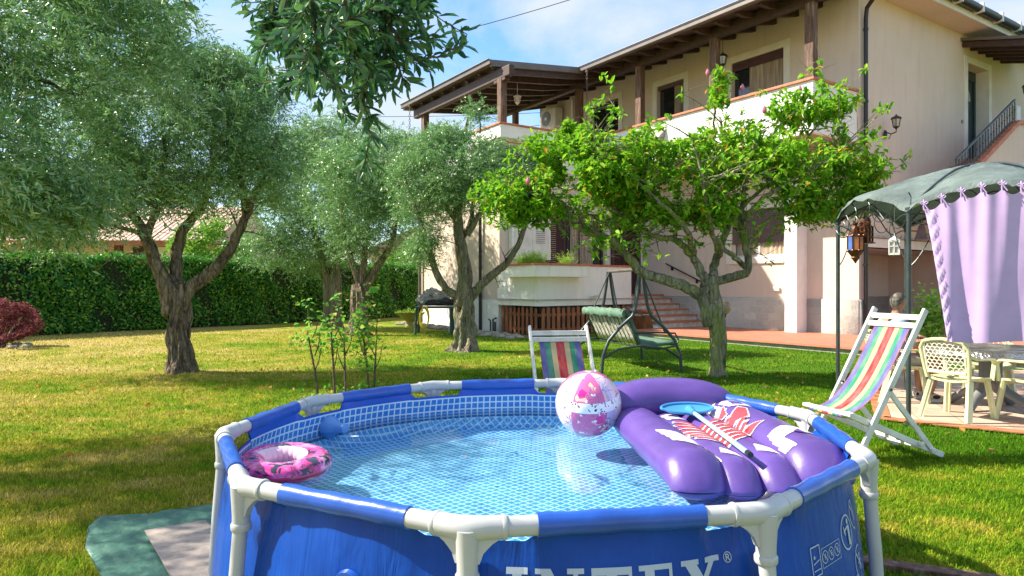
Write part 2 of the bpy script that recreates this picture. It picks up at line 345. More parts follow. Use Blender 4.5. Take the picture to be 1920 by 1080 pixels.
# ------------------------------------------------------------------ house frame: a runs away along the garden front, b stands out from it
dA = np.array([-860, 1282.]); dA /= np.linalg.norm(dA); nA = np.array([-dA[1], dA[0]]); HC = np.array([9.13, 18.0])
def hw(a, b, z): p = HC+a*dA+b*nA; return np.array([p[0], p[1], z])
HROT = math.atan2(nA[1], nA[0])          # local x = b, then local y = -a
def hbox(mb, a0, a1, b0, b1, z0, z1):
    V = [hw(a, b, z) for z in (z0, z1) for a, b in ((a0, b0), (a0, b1), (a1, b1), (a1, b0))]
    return mb.add(V, [(0, 1, 2, 3), (7, 6, 5, 4), (4, 5, 1, 0), (5, 6, 2, 1), (6, 7, 3, 2), (7, 4, 0, 3)])
def panel(mb, P, s0, s1, z0, z1, holes=(), depth=.22):
    "wall sheet with openings: P(s, z, d) gives a point d behind the face; returns nothing, adds reveals"
    ss = sorted({s0, s1, *[h[0] for h in holes], *[h[1] for h in holes]}); zs = sorted({z0, z1, *[h[2] for h in holes], *[h[3] for h in holes]})
    for i in range(len(ss)-1):
        for j in range(len(zs)-1):
            cs, cz = (ss[i]+ss[i+1])/2, (zs[j]+zs[j+1])/2
            if any(h[0] < cs < h[1] and h[2] < cz < h[3] for h in holes): continue
            mb.quad(P(ss[i], zs[j], 0), P(ss[i+1], zs[j], 0), P(ss[i+1], zs[j+1], 0), P(ss[i], zs[j+1], 0))
    for h in holes:
        for (sa, za), (sb, zb) in (((h[0], h[2]), (h[1], h[2])), ((h[1], h[2]), (h[1], h[3])), ((h[1], h[3]), (h[0], h[3])), ((h[0], h[3]), (h[0], h[2]))):
            mb.quad(P(sa, za, 0), P(sb, zb, 0), P(sb, zb, depth), P(sa, za, depth))
PA = lambda a, z, d: hw(a, -d, z)                 # garden front (b = 0)
PB = lambda s, z, d: hw(d, -s, z)                 # side (a = 0), s runs away to the right
PW = lambda s, z, d: hw(8+d, s, z)                # right wall of the wing (a = 8)
PV = lambda a, z, d: hw(a, 6.1-d, z)              # front wall of the wing (b = 6.1)
house = empty('house', hw(0, 0, 0), 'two storey beige stucco house with a timber roofed balcony and white parapets', 'house')
h_win2 = (2.22, 4.06, 6.35, 8.38); h_win1 = (6.0, 7.24, 6.9, 8.42); h_d3 = (9.2, 10.8, 5.5, 8.5); h_low = (2.2, 4.06, 2.32, 3.75)
mb = MB(); panel(mb, PA, 0, 14.2, 5.2, 9.26, [h_win1, h_win2, h_d3], .25); panel(mb, PA, 0, 8.2, -.05, 5.2, [h_low], .25)
mb.build('front_wall', M['wall'], house)
h_door = (6.2, 7.7, 5.42, 8.45); h_open = (.28, 6.5, -.05, 2.48)
mb = MB(); panel(mb, PB, 0, 14, -.05, 9.26, [h_door, h_open], .45); mb.build('side_wall', M['wall'], house)
mb = MB()                                         # recess behind the ground floor opening
mb.quad(hw(2.6, -.28, 0), hw(2.6, -6.5, 0), hw(2.6, -6.5, 2.6), hw(2.6, -.28, 2.6)); mb.quad(hw(.45, -.28, 0), hw(2.6, -.28, 0), hw(2.6, -.28, 2.6), hw(.45, -.28, 2.6))
mb.quad(hw(.45, -.28, 2.48), hw(2.6, -.28, 2.48), hw(2.6, -6.5, 2.48), hw(.45, -6.5, 2.48)); mb.quad(hw(.45, -6.5, 0), hw(2.6, -6.5, 0), hw(2.6, -6.5, 2.6), hw(.45, -6.5, 2.6))
mb.build('porch_recess', M['wall'], house)
mb = MB(); h_w5 = (1.75, 3.9, 1.9, 3.9); h_d5 = (.05, 1.35, 1.15, 3.7)
panel(mb, PW, 0, 6.1, -.05, 5.2, [h_w5, h_d5], .2); panel(mb, PV, 8, 13.4, 1.0, 5.2); mb.quad(hw(13.4, 6.1, 0), hw(13.4, 0, 0), hw(13.4, 0, 5.2), hw(13.4, 6.1, 5.2)); mb.build('wing_wall', M['wall'], house)
mb = MB(); hbox(mb, 7.99, 13.45, 6.0, 6.14, -.05, 1.0); mb.build('wing_plinth', M['wall2'], house)
mb = MB(); hbox(mb, 14.2, 14.0, -8, 0, 0, 9.26); hbox(mb, 8.2, 14.2, -8, -7.8, 0, 9.26); mb.build('back_wall', M['wall'], house)
# stone base with true courses
def uvwall(name, P, s0, s1, z0, z1, off=.03):
    V = np.array([P(s0, z0, -off), P(s1, z0, -off), P(s1, z1, -off), P(s0, z1, -off), P(s0, z1, 0), P(s1, z1, 0), P(s1, z0, 0), P(s0, z0, 0)])
    F = [(0, 1, 2, 3), (3, 2, 5, 4), (1, 6, 5, 2), (7, 0, 3, 4)]; uv = np.array([(s0, z0), (s1, z0), (s1, z1), (s0, z1), (s0, z1+off), (s1, z1+off), (s1+off, z0), (s0-off, z0)])
    npmesh(name, V, np.array(F), M['ashlar'], parent=house, uv=uv)
uvwall('stone_base', PA, .0, 1.5, -.02, 1.08); uvwall('stone_base', PA, 1.86, 7.6, -.02, 1.1); uvwall('stone_base', lambda s, z, d: hw(2.58+d, -s, z), .3, 6.5, .0, 1.08, .02)
uvwall('stone_base', PB, .0, .28, -.02, 1.08)
# pillars, sills, lintel
mb = MB(); hbox(mb, 1.48, 1.86, 0, .5, .0, 5.2); mb.build('pillar', M['pil'], house, bevel=.01)
mb = MB(); hbox(mb, 2.0, 2.6, -1.9, -1.2, 0, 2.47); mb.build('pillar', M['pil'], house, bevel=.01)
mb = MB(); hbox(mb, -.05, .3, -6.55, -.24, 2.48, 2.72); mb.build('lintel', M['trim'], house); mb = MB(); hbox(mb, -.10, .0, -6.6, -.22, 2.74, 2.80); mb.build('lit_strip_ledge', M['concrete'], house)  # ledge added to stand in for a sunlit strip above the lintel
# windows
def framed(P, h, name, w=.2, pane=None, sill=True, inner=True, d=.12, frame='trim'):
    f = MB(); s0, s1, z0, z1 = h; o = .03
    def bx(a, b, c, e, d0=-o, d1=.0, mbx=None):
        V = [P(s, z, dd) for dd in (d0, d1) for s, z in ((a, c), (b, c), (b, e), (a, e))]
        (mbx or f).add(V, [(0, 1, 2, 3), (7, 6, 5, 4), (0, 4, 5, 1), (1, 5, 6, 2), (2, 6, 7, 3), (3, 7, 4, 0)])
    bx(s0-w, s0, z0-(w if sill else 0), z1+w); bx(s1, s1+w, z0-(w if sill else 0), z1+w); bx(s0, s1, z1, z1+w)
    if sill: bx(s0, s1, z0-w, z0, -o-.03)
    fr = f.build(name, M[frame], house); return fr, bx
def pane(fr, bx, h, nm, m, d, sub=None): q = MB(); bx(h[0], h[1], h[2], h[3], d, d+.02, q); return q.build(nm, m, fr)
# upper middle window with a tied lace curtain behind its grille
def window(P, h, mats, name='window'):
    fr, bx = framed(P, h, name)
    s0, s1, z0, z1 = h
    if 'case' in mats:
        q = MB(); t = .06
        for a, b, c, e in ((s0, s0+t, z0, z1), (s1-t, s1, z0, z1), (s0+t, s1-t, z1-t, z1), (s0+t, s1-t, z0, z0+t), ((s0+s1)/2-t/2, (s0+s1)/2+t/2, z0+t, z1-t)): bx(a, b, c, e, .10, .15, q)
        q.build('casement', M[mats['case']], fr)
    q = MB(); bx(s0, s1, z0, z1, .155, .16, q); q.build('pane', M['glass'], fr)
    if 'roll' in mats:
        k = mats['roll']; q = MB(); n = int(k/.055)
        for i in range(n): bx(s0+.01, s1-.01, z1-k+i*k/n+.004, z1-k+(i+1)*k/n-.004, .03, .06, q)
        bx(s0+.01, s1-.01, z1-k, z1, .055, .075, q); q.build('roller_shutter', M[mats.get('rm', 'rollo')], fr)
    if 'curt' in mats:
        q = MB(); n = 60; V = []; c0, c1 = mats['curt']
        for i in range(n+1):
            s = c0+(c1-c0)*i/n; dd = .128+.018*math.sin(i*1.1)+.01*math.sin(i*2.7+1)
            V += [P(s, z0+.05, dd), P(s+.02*math.sin(i), z1-.05, dd)]
        q.add(V, [(2*i, 2*i+2, 2*i+3, 2*i+1) for i in range(n)]); q.build('curtain', M['curtainw'], fr, smooth=True)
    return fr
window(PA, h_win2, dict(roll=.26, rm='shutter', curt=(2.3, 3.5)))
w1 = window(PA, h_win1, dict(roll=.14, curt=(6.1, 6.55)))
mbg = MB()
for i in range(9):
    a = 6.08+i*.13; mbg = MB(); mbg.bar(hw(a, -.06, 6.92), hw(a, -.06, 8.38), .022, .022); mbg.build('grille_bar', M['shutter'], w1)
window(PA, h_d3, dict(case='green_door', roll=.1))
window(PA, h_low, dict(roll=1.02, case='aluwhite', curt=(2.3, 3.95)))
w5 = window(PW, h_w5, dict(case='shutter', curt=(2.2, 3.2)), 'window')
def shutter(mbx, P, s0, s1, z0, z1, d=-.05):
    n = int((z1-z0)/.065)
    for k in range(n):
        z = z0+k*(z1-z0)/n; V = [P(s0+.05, z, d-.012), P(s1-.05, z, d-.012), P(s1-.05, z+.055, d+.02), P(s0+.05, z+.055, d+.02)]; mbx.add(V, [(0, 1, 2, 3)])
    for a, b, c, e in ((s0, s0+.05, z0, z1), (s1-.05, s1, z0, z1), (s0+.05, s1-.05, z0-.03, z0+.03), (s0+.05, s1-.05, z1-.03, z1+.03)):
        V = [P(s, z, dd) for dd in (d-.02, d+.04) for s, z in ((a, c), (b, c), (b, e), (a, e))]
        mbx.add(V, [(0, 1, 2, 3), (7, 6, 5, 4), (0, 4, 5, 1), (1, 5, 6, 2), (2, 6, 7, 3), (3, 7, 4, 0)])
q = MB(); shutter(q, PW, 3.55, 4.3, 1.85, 3.95); q.build('shutter', M['shutter'], w5)
d5, bx5 = framed(PW, h_d5, 'terrace_door', sill=False, w=.12); q = MB(); bx5(.05, 1.35, 1.15, 3.7, .1, .12, q); q.build('pane', M['glass'], d5)
q = MB(); shutter(q, PW, .1, .85, 1.2, 3.65, .0); q.build('shutter', M['shutter'], d5); q = MB(); shutter(q, PW, .88, 1.5, 1.2, 3.65, -.06); q.build('shutter', M['shutter'], d5)
# side front door
fr, bx = framed(PB, h_door, 'front_door', w=.2, sill=False); q = MB(); s0, s1, z0, z1 = h_door
bx(s0, s1, z0, z1, .40, .44, q)
for a, b, c, e in ((s0, s0+.12, z0, z1), (s1-.12, s1, z0, z1), (s0+.12, s1-.12, z1-.3, z1)): bx(a, b, c, e, .36, .40, q)
for c, e in ((z0+.15, z0+.6), (z0+.75, z0+1.15)): bx(s0+.35, s1-.35, c, e, .38, .40, q)
q.build('door_leaf', M['green_door'], fr)
q = MB(); cs = (s0+s1)/2
fan = [PB(cs+.4*math.cos(t), z0+2.05+.42*math.sin(t), .37) for t in np.linspace(0, math.pi, 14)]; q.prism(fan, PB(0, 0, .01)-PB(0, 0, 0)); bx(cs-.16, cs+.16, z0+1.25, z0+1.85, .37, .38, q)
q.build('door_glass', M['glass2'], fr)
q = MB(); V = [PB(s1, z, d) for z, d in ((z0, .005), (z1, .005), (z1, .40), (z0, .40))]; q.add([v-hw(0, -.004, 0)+hw(0, 0, 0) for v in V], [(0, 1, 2, 3)]); q.build('door_jamb', M['trim'], fr)
# ----- balcony of the garden front
mb = MB()
hbox(mb, .04, 8.0, 1.88, 2.0, 5.25, 6.55); hbox(mb, .04, .16, 0, 1.88, 5.25, 6.55); mb.build('parapet', M['wall2'], house)
mb = MB(); hbox(mb, .16, 8.0, 0, 1.88, 5.25, 5.45); mb.build('balcony_floor', M['concrete'], house)
mb = MB(); hbox(mb, -.02, 8.0, 1.82, 2.06, 6.553, 6.62); hbox(mb, -.02, .22, 0, 1.82, 6.553, 6.62); mb.build('coping', M['tileedge'], house, bevel=.01)
# angular planters standing out of the parapet
mb = MB()
for a in (4.9,):
    mb.add([hw(a, 2.0, 6.3), hw(a+1.0, 2.0, 6.3), hw(a+.9, 2.25, 6.0), hw(a+.1, 2.25, 6.0), hw(a+.15, 2.0, 5.85), hw(a+.85, 2.0, 5.85)], [(0, 1, 2, 3), (3, 2, 5, 4), (0, 3, 4), (1, 5, 2)])
mb.build('parapet_recess', M['concrete'], house)
# ----- roof terrace of the wing
mb = MB(); hbox(mb, 8.0, 13.4, 5.98, 6.1, 5.2, 5.93); hbox(mb, 8.0, 8.12, 2.0, 5.98, 5.2, 5.93); mb.build('parapet', M['wall2'], house)
mb = MB(); hbox(mb, 8.12, 13.4, 0, 5.98, 5.0, 5.2); mb.build('terrace_floor', M['concrete'], house)
mb = MB(); hbox(mb, 8.02, 13.5, 5.92, 6.16, 5.933, 6.0); hbox(mb, 7.94, 8.16, 2.0, 5.92, 5.933, 6.0); mb.build('coping', M['tileedge'], house, bevel=.01)
mb = MB(); hbox(mb, 7.45, 9.3, 5.9, 6.42, 5.95, 6.33); hbox(mb, 7.45, 7.95, 4.3, 5.9, 5.95, 6.33); mb.build('corner_planter', M['wall2'], house)
mb = MB(); hbox(mb, 7.40, 9.35, 5.88, 6.47, 6.333, 6.39); hbox(mb, 7.40, 8.0, 4.25, 5.88, 6.333, 6.39); mb.build('coping', M['tileedge'], house, bevel=.01)
# ----- posts and beams
for a in (.14, 3.13, 6.12, 9.19):
    z0 = 5.2 if a > 8 else 6.62; mb = MB(); mb.box(hw(a, 1.92, (8.5+z0)/2), (.2, .24, 8.5-z0), HROT); mb.build('roof_post', M['postwood'], house, bevel=.008)
mb = MB(); mb.box(hw(7.85, 6.1, 7.1), (.22, .22, 1.46), HROT); mb.build('roof_post', M['postwood'], house, bevel=.008)
mb = MB(); mb.box(hw(13.3, 6.0, 7.0), (.22, .22, 2.1), HROT); mb.build('roof_post', M['postwood'], house, bevel=.008)
mb = MB(); mb.box(hw(13.3, 1.9, 7.2), (.2, .2, 2.8), HROT); mb.build('roof_post', M['postwood'], house, bevel=.008)
def beam(mb, p, q, w=.2, h=.28): mb.bar(p, q, w, h)
mb = MB(); beam(mb, hw(-.2, 1.92, 8.63), hw(8.2, 1.92, 8.63), .2, .28); mb.build('roof_beam', M['darkwood'], house, bevel=.01)
mb = MB(); beam(mb, hw(8.2, 1.92, 8.63), hw(14.3, 1.92, 8.63), .2, .22); mb.build('roof_beam', M['darkwood'], house, bevel=.01)
mb = MB(); beam(mb, hw(7.3, 6.1, 7.98), hw(13.9, 6.1, 7.98), .2, .32); beam(mb, hw(7.55, 6.1, 7.80), hw(8.2, 6.1, 7.80), .18, .14); mb.build('roof_beam', M['darkwood'], house, bevel=.02)
zr = lambda b: 9.30-.24*b if b < 2.8 else 8.628-.112*(b-2.8)       # underside of the roof boards
def rafter(mb, a, b0, b1, w=.11, h=.18):
    bs = np.linspace(b0, b1, 9); P = []
    for s in (-w/2, w/2):
        P.append([hw(a+s, b, zr(b)-.004) for b in bs]+[hw(a+s, b, zr(b)-(h if b < b1-.5 else h*(.35+.65*min(1, (b1-b)/.5)**.6))) for b in bs[::-1]])
    V = P[0]+P[1]; n = len(P[0]); mb.add(V, [tuple(range(n)), tuple(range(2*n-1, n-1, -1))]+[(i, n+i, n+(i+1) % n, (i+1) % n) for i in range(n)])
for a in np.arange(.35, 7.9, .72): mb = MB(); rafter(mb, a, .0, 2.68); mb.build('rafter', M['darkwood'], house)
for a in np.arange(8.1, 14.4, .82): mb = MB(); rafter(mb, a, .0, 6.3, .12, .2); mb.build('rafter', M['darkwood'], house)
mb = MB()
def slab(a0, a1, b0, b1, th=.10):
    V = [hw(a, b, zr(b)+t) for t in (0, th) for a, b in ((a0, b0), (a0, b1), (a1, b1), (a1, b0))]
    mb.add(V, [(0, 1, 2, 3), (7, 6, 5, 4), (4, 5, 1, 0), (5, 6, 2, 1), (6, 7, 3, 2), (7, 4, 0, 3)])
slab(-.3, 8.03, 0, 2.79); slab(8.03, 14.5, 0, 2.79); slab(8.03, 14.5, 2.801, 6.35); mb.build('roof_boards', M['darkwood'], house)
def gutter(mb, pts, r=.085):
    for p, q in zip(pts[:-1], pts[1:]):
        mb.bar(p, q, .16, .15)
mb = MB(); gutter(mb, [hw(-.35, 2.87, 8.70), hw(8.03, 2.87, 8.70)]); mb.bar(hw(-.35, 2.97, 8.785), hw(8.03, 2.97, 8.785), .05, .03)
mb.build('gutter', M['gutter'], house, bevel=.02)
mb = MB(); mb.bar(hw(8.0, 2.80, 8.70), hw(8.0, 6.43, 8.30), .12, .21); mb.build('rake_board', M['gutter'], house, bevel=.015)
mb = MB(); mb.bar(hw(7.93, 6.42, 8.33), hw(14.4, 6.42, 8.33), .16, .15); mb.bar(hw(7.93, 6.52, 8.41), hw(14.4, 6.52, 8.41), .05, .03); mb.build('gutter', M['gutter'], house, bevel=.02)
# ----- main roof over the side wall
mb = MB(); hbox(mb, -.75, .2, -14, .3, 9.262, 9.30); mb.build('eave_soffit', M['wall'], house)
mb = MB(); hbox(mb, -.79, -.752, -14, .3, 9.24, 9.42); mb.build('fascia', M['trim'], house)
mb = MB(); mb.tube([hw(-.93, .3, 9.50), hw(-.93, -14, 9.50)], .12, 12); mb.build('gutter', M['pipe'], house, smooth='auto')
for b in np.arange(-.8, -9, -1.3): mb = MB(); mb.box(hw(-.93, b, 9.50), (.09, .27, .27), HROT); mb.build('gutter_bracket', M['aluwhite'], house)
mb = MB(); mb.add([hw(-.85, .3, 9.45), hw(-.85, -14, 9.45), hw(5, -10, 10.6), hw(5, -6, 10.6), hw(14.4, .0, 9.40), hw(14.4, -14, 9.40)], [(0, 1, 2, 3), (3, 2, 5, 4), (0, 3, 4), (1, 5, 2)]); mb.build('tiled_roof', M['roofpink'], house)
mb = MB()
e = [hw(-.93, .1, 9.42), hw(-.93, .05, 9.28), hw(-.5, .0, 9.0), hw(-.14, -.14, 8.75), hw(-.10, -.16, 8.5), hw(-.10, -.16, .16)]
mb.tube(e, .055, 12)
for z in (8.2, 6.3, 5.2, 3.5, 2.0): mb.tube([hw(-.10, -.16, z-.03), hw(-.10, -.16, z+.03)], .066, 12)
mb.build('downpipe', M['pipe'], house, smooth='auto')
mb = MB(); mb.tube([hw(9.0, 6.19, 5.2), hw(9.0, 6.19, .0)], .05, 10)
for z in (4, 2.4, 1.1): mb.tube([hw(9.0, 6.19, z-.03), hw(9.0, 6.19, z+.03)], .06, 10)
mb.build('downpipe', M['pipe'], house, smooth='auto')
mb = MB(); mb.tube([hw(13.35, 6.2, 5.2), hw(13.35, 6.2, .0)], .06, 10); mb.build('downpipe', M['gutter'], house, smooth='auto')
# small canopy over the side door
mb = MB(); b0 = -6.35
for k in range(6):
    b = -5.9-k*.55; mb.bar(hw(.0, b, 8.95), hw(-2.4, b, 8.33), .1, .16)
mb.bar(hw(-.3, -5.85, 8.99), hw(-.3, -9.2, 8.99), .001, .001)
mb.build('canopy_rafters', M['darkwood'], house)
mb = MB(); V = [hw(a, b, z) for z0 in (0, .09) for a, b, z in ((.0, -5.75, 9.05+z0), (-2.5, -5.75, 8.42+z0), (-2.5, -9.5, 8.42+z0), (.0, -9.5, 9.05+z0))]
mb.add(V, [(3, 2, 1, 0), (4, 5, 6, 7), (0, 1, 5, 4), (1, 2, 6, 5), (2, 3, 7, 6), (3, 0, 4, 7)]); mb.build('canopy_roof', M['gutter'], house)
# ----- ground floor terrace with planter
mb = MB()
def wallseg(mb, p, q, z0, z1, t=.12):
    mb.bar(np.array([p[0], p[1], (z0+z1)/2]), np.array([q[0], q[1], (z0+z1)/2]), t, z1-z0)
c1, c2, c3 = hw(8.0, 6.0, 0), hw(5.9, 6.15, 0), hw(6.35, 2.25, 0)
terr = house
def poly_terrace(z0, z1, off=0.):
    m = MB(); wallseg(m, hw(8.0, 6.1+off, 0), hw(6.0-off*.5, 6.1+off, 0), z0, z1); wallseg(m, hw(5.96-off, 6.15+off, 0), hw(6.3-off, 2.2, 0), z0, z1); return m
poly_terrace(.86, 2.03).build('terrace_wall', M['wall2'], house)
poly_terrace(2.033, 2.095, .02).build('coping', M['tileedge'], house)
poly_terrace(1.03, 1.055, .065).build('ledge', M['concrete'], house)
mb = MB(); mb.add([hw(8, 6.1, 1.0), hw(6, 6.1, 1.0), hw(6.3, 2.2, 1.0), hw(8, 0, 1.0), hw(8, 6.1, .86), hw(6, 6.1, .86), hw(6.3, 2.2, .86), hw(8, 0, .86)], [(0, 1, 2, 3), (7, 6, 5, 4), (4, 5, 1, 0), (5, 6, 2, 1)]); mb.build('terrace_floor', M['concrete'], house)
mb = MB(); hbox(mb, 5.55, 7.3, 6.0, 6.5, 1.70, 2.03); hbox(mb, 5.55, 6.0, 4.5, 6.0, 1.70, 2.03); mb.build('planter_box', M['wall2'], house, bevel=.01)
mb = MB(); hbox(mb, 5.50, 7.35, 5.98, 6.54, 2.034, 2.085); hbox(mb, 5.50, 5.9, 4.45, 5.98, 2.034, 2.085); mb.build('coping', M['tileedge'], house)
# ----- outside stairs up to the terrace door
steps = [(4.95, .16, .0)]
a_ = [5.05, 5.42, 5.80, 6.18, 6.56, 6.94]; zt = [.335, .51, .685, .86, 1.035, 1.15]
for i, (a, z) in enumerate(zip(a_, zt)):
    m1 = MB(); hbox(m1, a+.02, 8.0 if i == 5 else a+.40, .0, 2.10, z-.175 if i else .0, z-.05); m1.build('riser', M['stone_step'], house)
    m2 = MB(); hbox(m2, a-.03, 8.0 if i == 5 else a+.40, .0, 2.16, z-.047, z); m2.build('tread', M['terracotta'], house, bevel=.008)
mb = MB(); mb.prism([hw(5.0, 2.10, 0), hw(5.5, 2.10, 0), hw(7.3, 2.10, .75), hw(7.3, 2.10, 1.0), hw(6.94, 2.10, 1.0), hw(5.07, 2.10, .12)], hw(0, .08, 0)-hw(0, 0, 0)); mb.build('stringer', M['wall2'], house)
mb = MB(); mb.bar(hw(6.75, .09, 2.21), hw(5.2, .09, 1.58), .035, .035)
for t in (.15, .85): p = hw(6.75-1.55*t, .09, 2.21-.63*t); mb.bar(p, p+np.array([*(-nA*.09), -.04]), .03, .03, (1, 0, 0)); mb.box(hw(6.75-1.55*t, .02, 2.12-.63*t), (.03, .09, .11), HROT)
mb.build('handrail', M['pipe'], house)
# side stairs to the upper door, seen above the gazebo
mb = MB(); A_ = -1.55
def P15(u, v, a=A_):
    k = (u-960)/FPX; Mx = np.array([[k, 1.], [-nA[0], -nA[1]]]).T; y, b = np.linalg.solve(Mx, HC+a*dA); return np.array([k*y, y, CAMZ+(HZ-v)*y/FPX])
p0, p1 = P15(1798, 352), P15(1908, 234); p2 = P15(2100, 236)
th = np.array([*(dA*.14), 0])
dn = np.array([0, 0, 1.])
mb.prism([p0-dn*1.0, p2-dn*(p2[2]-p0[2])-dn*1.0, p2, p1, p0], th); mb.build('stair_wall', M['wall'], house)
mb = MB(); mb.bar(p0+th/2+dn*.06-[0, 0, .0], p1+th/2+dn*.06, .26, .12); mb.bar(p1+th/2+dn*.06, p2+th/2+dn*.06, .26, .12); mb.build('coping', M['tileedge'], house)
mb = MB(); hh = .62
mb.bar(p0+th/2+dn*(.12+hh), p1+th/2+dn*(.12+hh), .05, .05); mb.bar(p0+th/2+dn*.2, p1+th/2+dn*.2, .03, .03)
for t in np.linspace(0, 1, 22): p = p0+(p1-p0)*t+th/2; mb.bar(p+dn*.12, p+dn*(.12+hh), .022, .022, (1, 0, 0)); mb.ball(p+dn*(.14+hh*.5), .028, 6, 4)
mb.build('railing', M['iron'], house)
mb = MB()
for k in range(4): hbox(mb, -1.35, -.02, -5.35-.4*k, -5.0-.4*k-.0, 5.0+.12*k, 5.06+.12*k)
hbox(mb, -1.35, -.02, -8.4, -6.3, 5.36, 5.42); mb.build('tread', M['terracotta'], house)
mb = MB(); hbox(mb, -.035, 0, 0.0, .0, 0, 0)
# service boxes
def simple(name, mbx, m, label, cat, **k): o = mbx.build(name, m, **{q: k[q] for q in ('smooth', 'bevel') if q in k}); return tag(o, label, cat, k.get('group'))
t = empty('meter_cabinet', hw(8, 4.9, 2.9), 'white metal meter cabinet on the wall above the rosemary planter', 'cabinet')
mb = MB(); hbox(mb, 7.80, 7.995, 4.25, 5.75, 2.28, 3.75); mb.build('cabinet', M['white'], t, bevel=.01)
mb = MB(); hbox(mb, 7.78, 7.80, 4.32, 5.0, 2.36, 3.67); hbox(mb, 7.78, 7.80, 5.04, 5.68, 2.36, 3.67)
mb.build('door', M['aluwhite'], t, bevel=.006)
mb = MB()
for k in range(7): hbox(mb, 7.772, 7.779, 4.5, 4.85, 2.8+.06*k, 2.82+.06*k)
mb.build('vent', M['grey'], t)
# air conditioner
ac = empty('air_conditioner', hw(13.0, 0, 8.0), 'white air conditioner unit hung on the upper wall under the timber roof', 'air conditioner')
mb = MB(); hbox(mb, 12.45, 13.45, .12, .50, 8.02, 8.80); mb.build('casing', M['aluwhite'], ac, bevel=.03)
mb = MB(); c = hw(13.08, .505, 8.41); rot = math.atan2(nA[1], nA[0])
ring = [c+np.array([*(dA*math.cos(t)*.30), math.sin(t)*.30]) for t in np.linspace(0, 2*math.pi, 28, endpoint=False)]; mb.prism(ring, [*(nA*.02), 0]); mb.build('fan_grille', M['grey'], ac)
mb = MB(); ring = [c+np.array([*(nA*.022), 0])+np.array([*(dA*math.cos(t)*.07), math.sin(t)*.07]) for t in np.linspace(0, 2*math.pi, 16, endpoint=False)]; mb.prism(ring, [*(nA*.01), 0]); mb.build('fan_hub', M['white'], ac)
for a in (12.55, 13.35): mb = MB(); mb.bar(hw(a, .0, 7.98), hw(a, .5, 7.98), .04, .05); mb.build('bracket', M['aluwhite'], ac)
mb = MB(); mb.bar(hw(11.9, .06, 7.2), hw(11.9, .06, 9.0), .13, .09, (1, 0, 0)); mb.box(hw(11.9, .08, 7.35), (.12, .3, .3), HROT); mb.build('pipe_cover', M['white'], ac, bevel=.01)
# siren
t = empty('alarm_siren', hw(0, -9.6, 7.2), 'white alarm siren with an orange lamp on the side wall', 'siren')
mb = MB(); hbox(mb, -.12, -.0, -9.95, -9.6, 7.05, 7.6); mb.build('housing', M['white'], t, bevel=.04); mb = MB(); mb.ball(hw(-.08, -9.77, 7.02), (.12, .12, .1)); mb.build('lamp', M['terracotta'], t, smooth=True)
mb = MB(); hbox(mb, -.03, 0, -5.9, -5.8, 6.5, 6.6); simple('doorbell', mb, M['grey'], 'small grey doorbell beside the dark green door', 'doorbell')
mb = MB(); p = hw(2.45, .05, 1.36); mb.box(p, (.04, .2, .13), HROT); mb.box(hw(2.45, .075, 1.36), (.03, .05, .05), HROT); simple('outdoor_socket', mb, M['white'], 'white electric socket on the sunlit wall above the stone base', 'socket', bevel=.006)
# lanterns
lant = {}
def lantern(loc, kind, label, m='pipe', s=1.):
    t = empty('lantern', loc, label, 'lantern', 'iron lanterns of the house'); x, y, z = loc; mb = MB()
    zz = 0
    mb.lathe((x, y, z), [(.01, .34*s), (.03*s, .30*s), (.13*s, .24*s), (.15*s, .215*s), (.12*s, .205*s)], 6)
    mb.lathe((x, y, z), [(.01, -.09*s), (.02*s, -.06*s), (.08*s, -.01*s), (.085*s, .0), (.03*s, .01)], 6)
    for k in range(6):
        c_, s_ = math.cos(k*math.pi/3), math.sin(k*math.pi/3); mb.bar((x+.08*s*c_, y+.08*s*s_, z), (x+.118*s*c_, y+.118*s*s_, z+.21*s), .012*s, .012*s, (1, .3, 0))
    if kind == 'hang': mb.tube([(x, y, z+.33*s), (x, y, z+.75*s)], .008, 6)
    else:
        o = np.array([x, y, z]); w = np.array([*(dA*.30), 0]) if kind == 'side' else np.array([*(-nA*.3), 0])
        mb.tube([o+[0, 0, -.08], o+[0, 0, -.14], o+w*.45+[0, 0, -.17], o+w*.9+[0, 0, -.10]], .016, 6); mb.tube([o+w*.45+[0, 0, -.17], o+w*.6+[0, 0, -.28], o+w*.85+[0, 0, -.29], o+w*.95+[0, 0, -.2]], .010, 6)
        mb.ball(o+w*.98+[0, 0, -.16], (.03, .03, .12)) if False else mb.ball(o+w*.97+[0, 0, -.16], (.05, .05, .13), 10, 8)
    mb.build('frame', M[m], t)
    g = MB(); g.lathe((x, y, z), [(.070*s, .005), (.105*s, .20*s)], 6); g.build('glass', M['glass2'], t)
lantern(hw(-.36, -1.19, 5.72), 'side', 'black wall lantern on the shaded side wall beside the long downpipe')
lantern(hw(3.35, 1.3, 7.95), 'hang', 'lantern hanging from the balcony rafters in front of the wide curtained window', s=1.05)
lantern(hw(-1.1, -7.6, 7.45), 'hang', 'dark lantern hanging from the small canopy beside the green door')
lantern(hw(9.5, 4.4, 7.72), 'hang', 'pale lantern hanging under the corner of the timber terrace roof', 'aluwhite', .95)
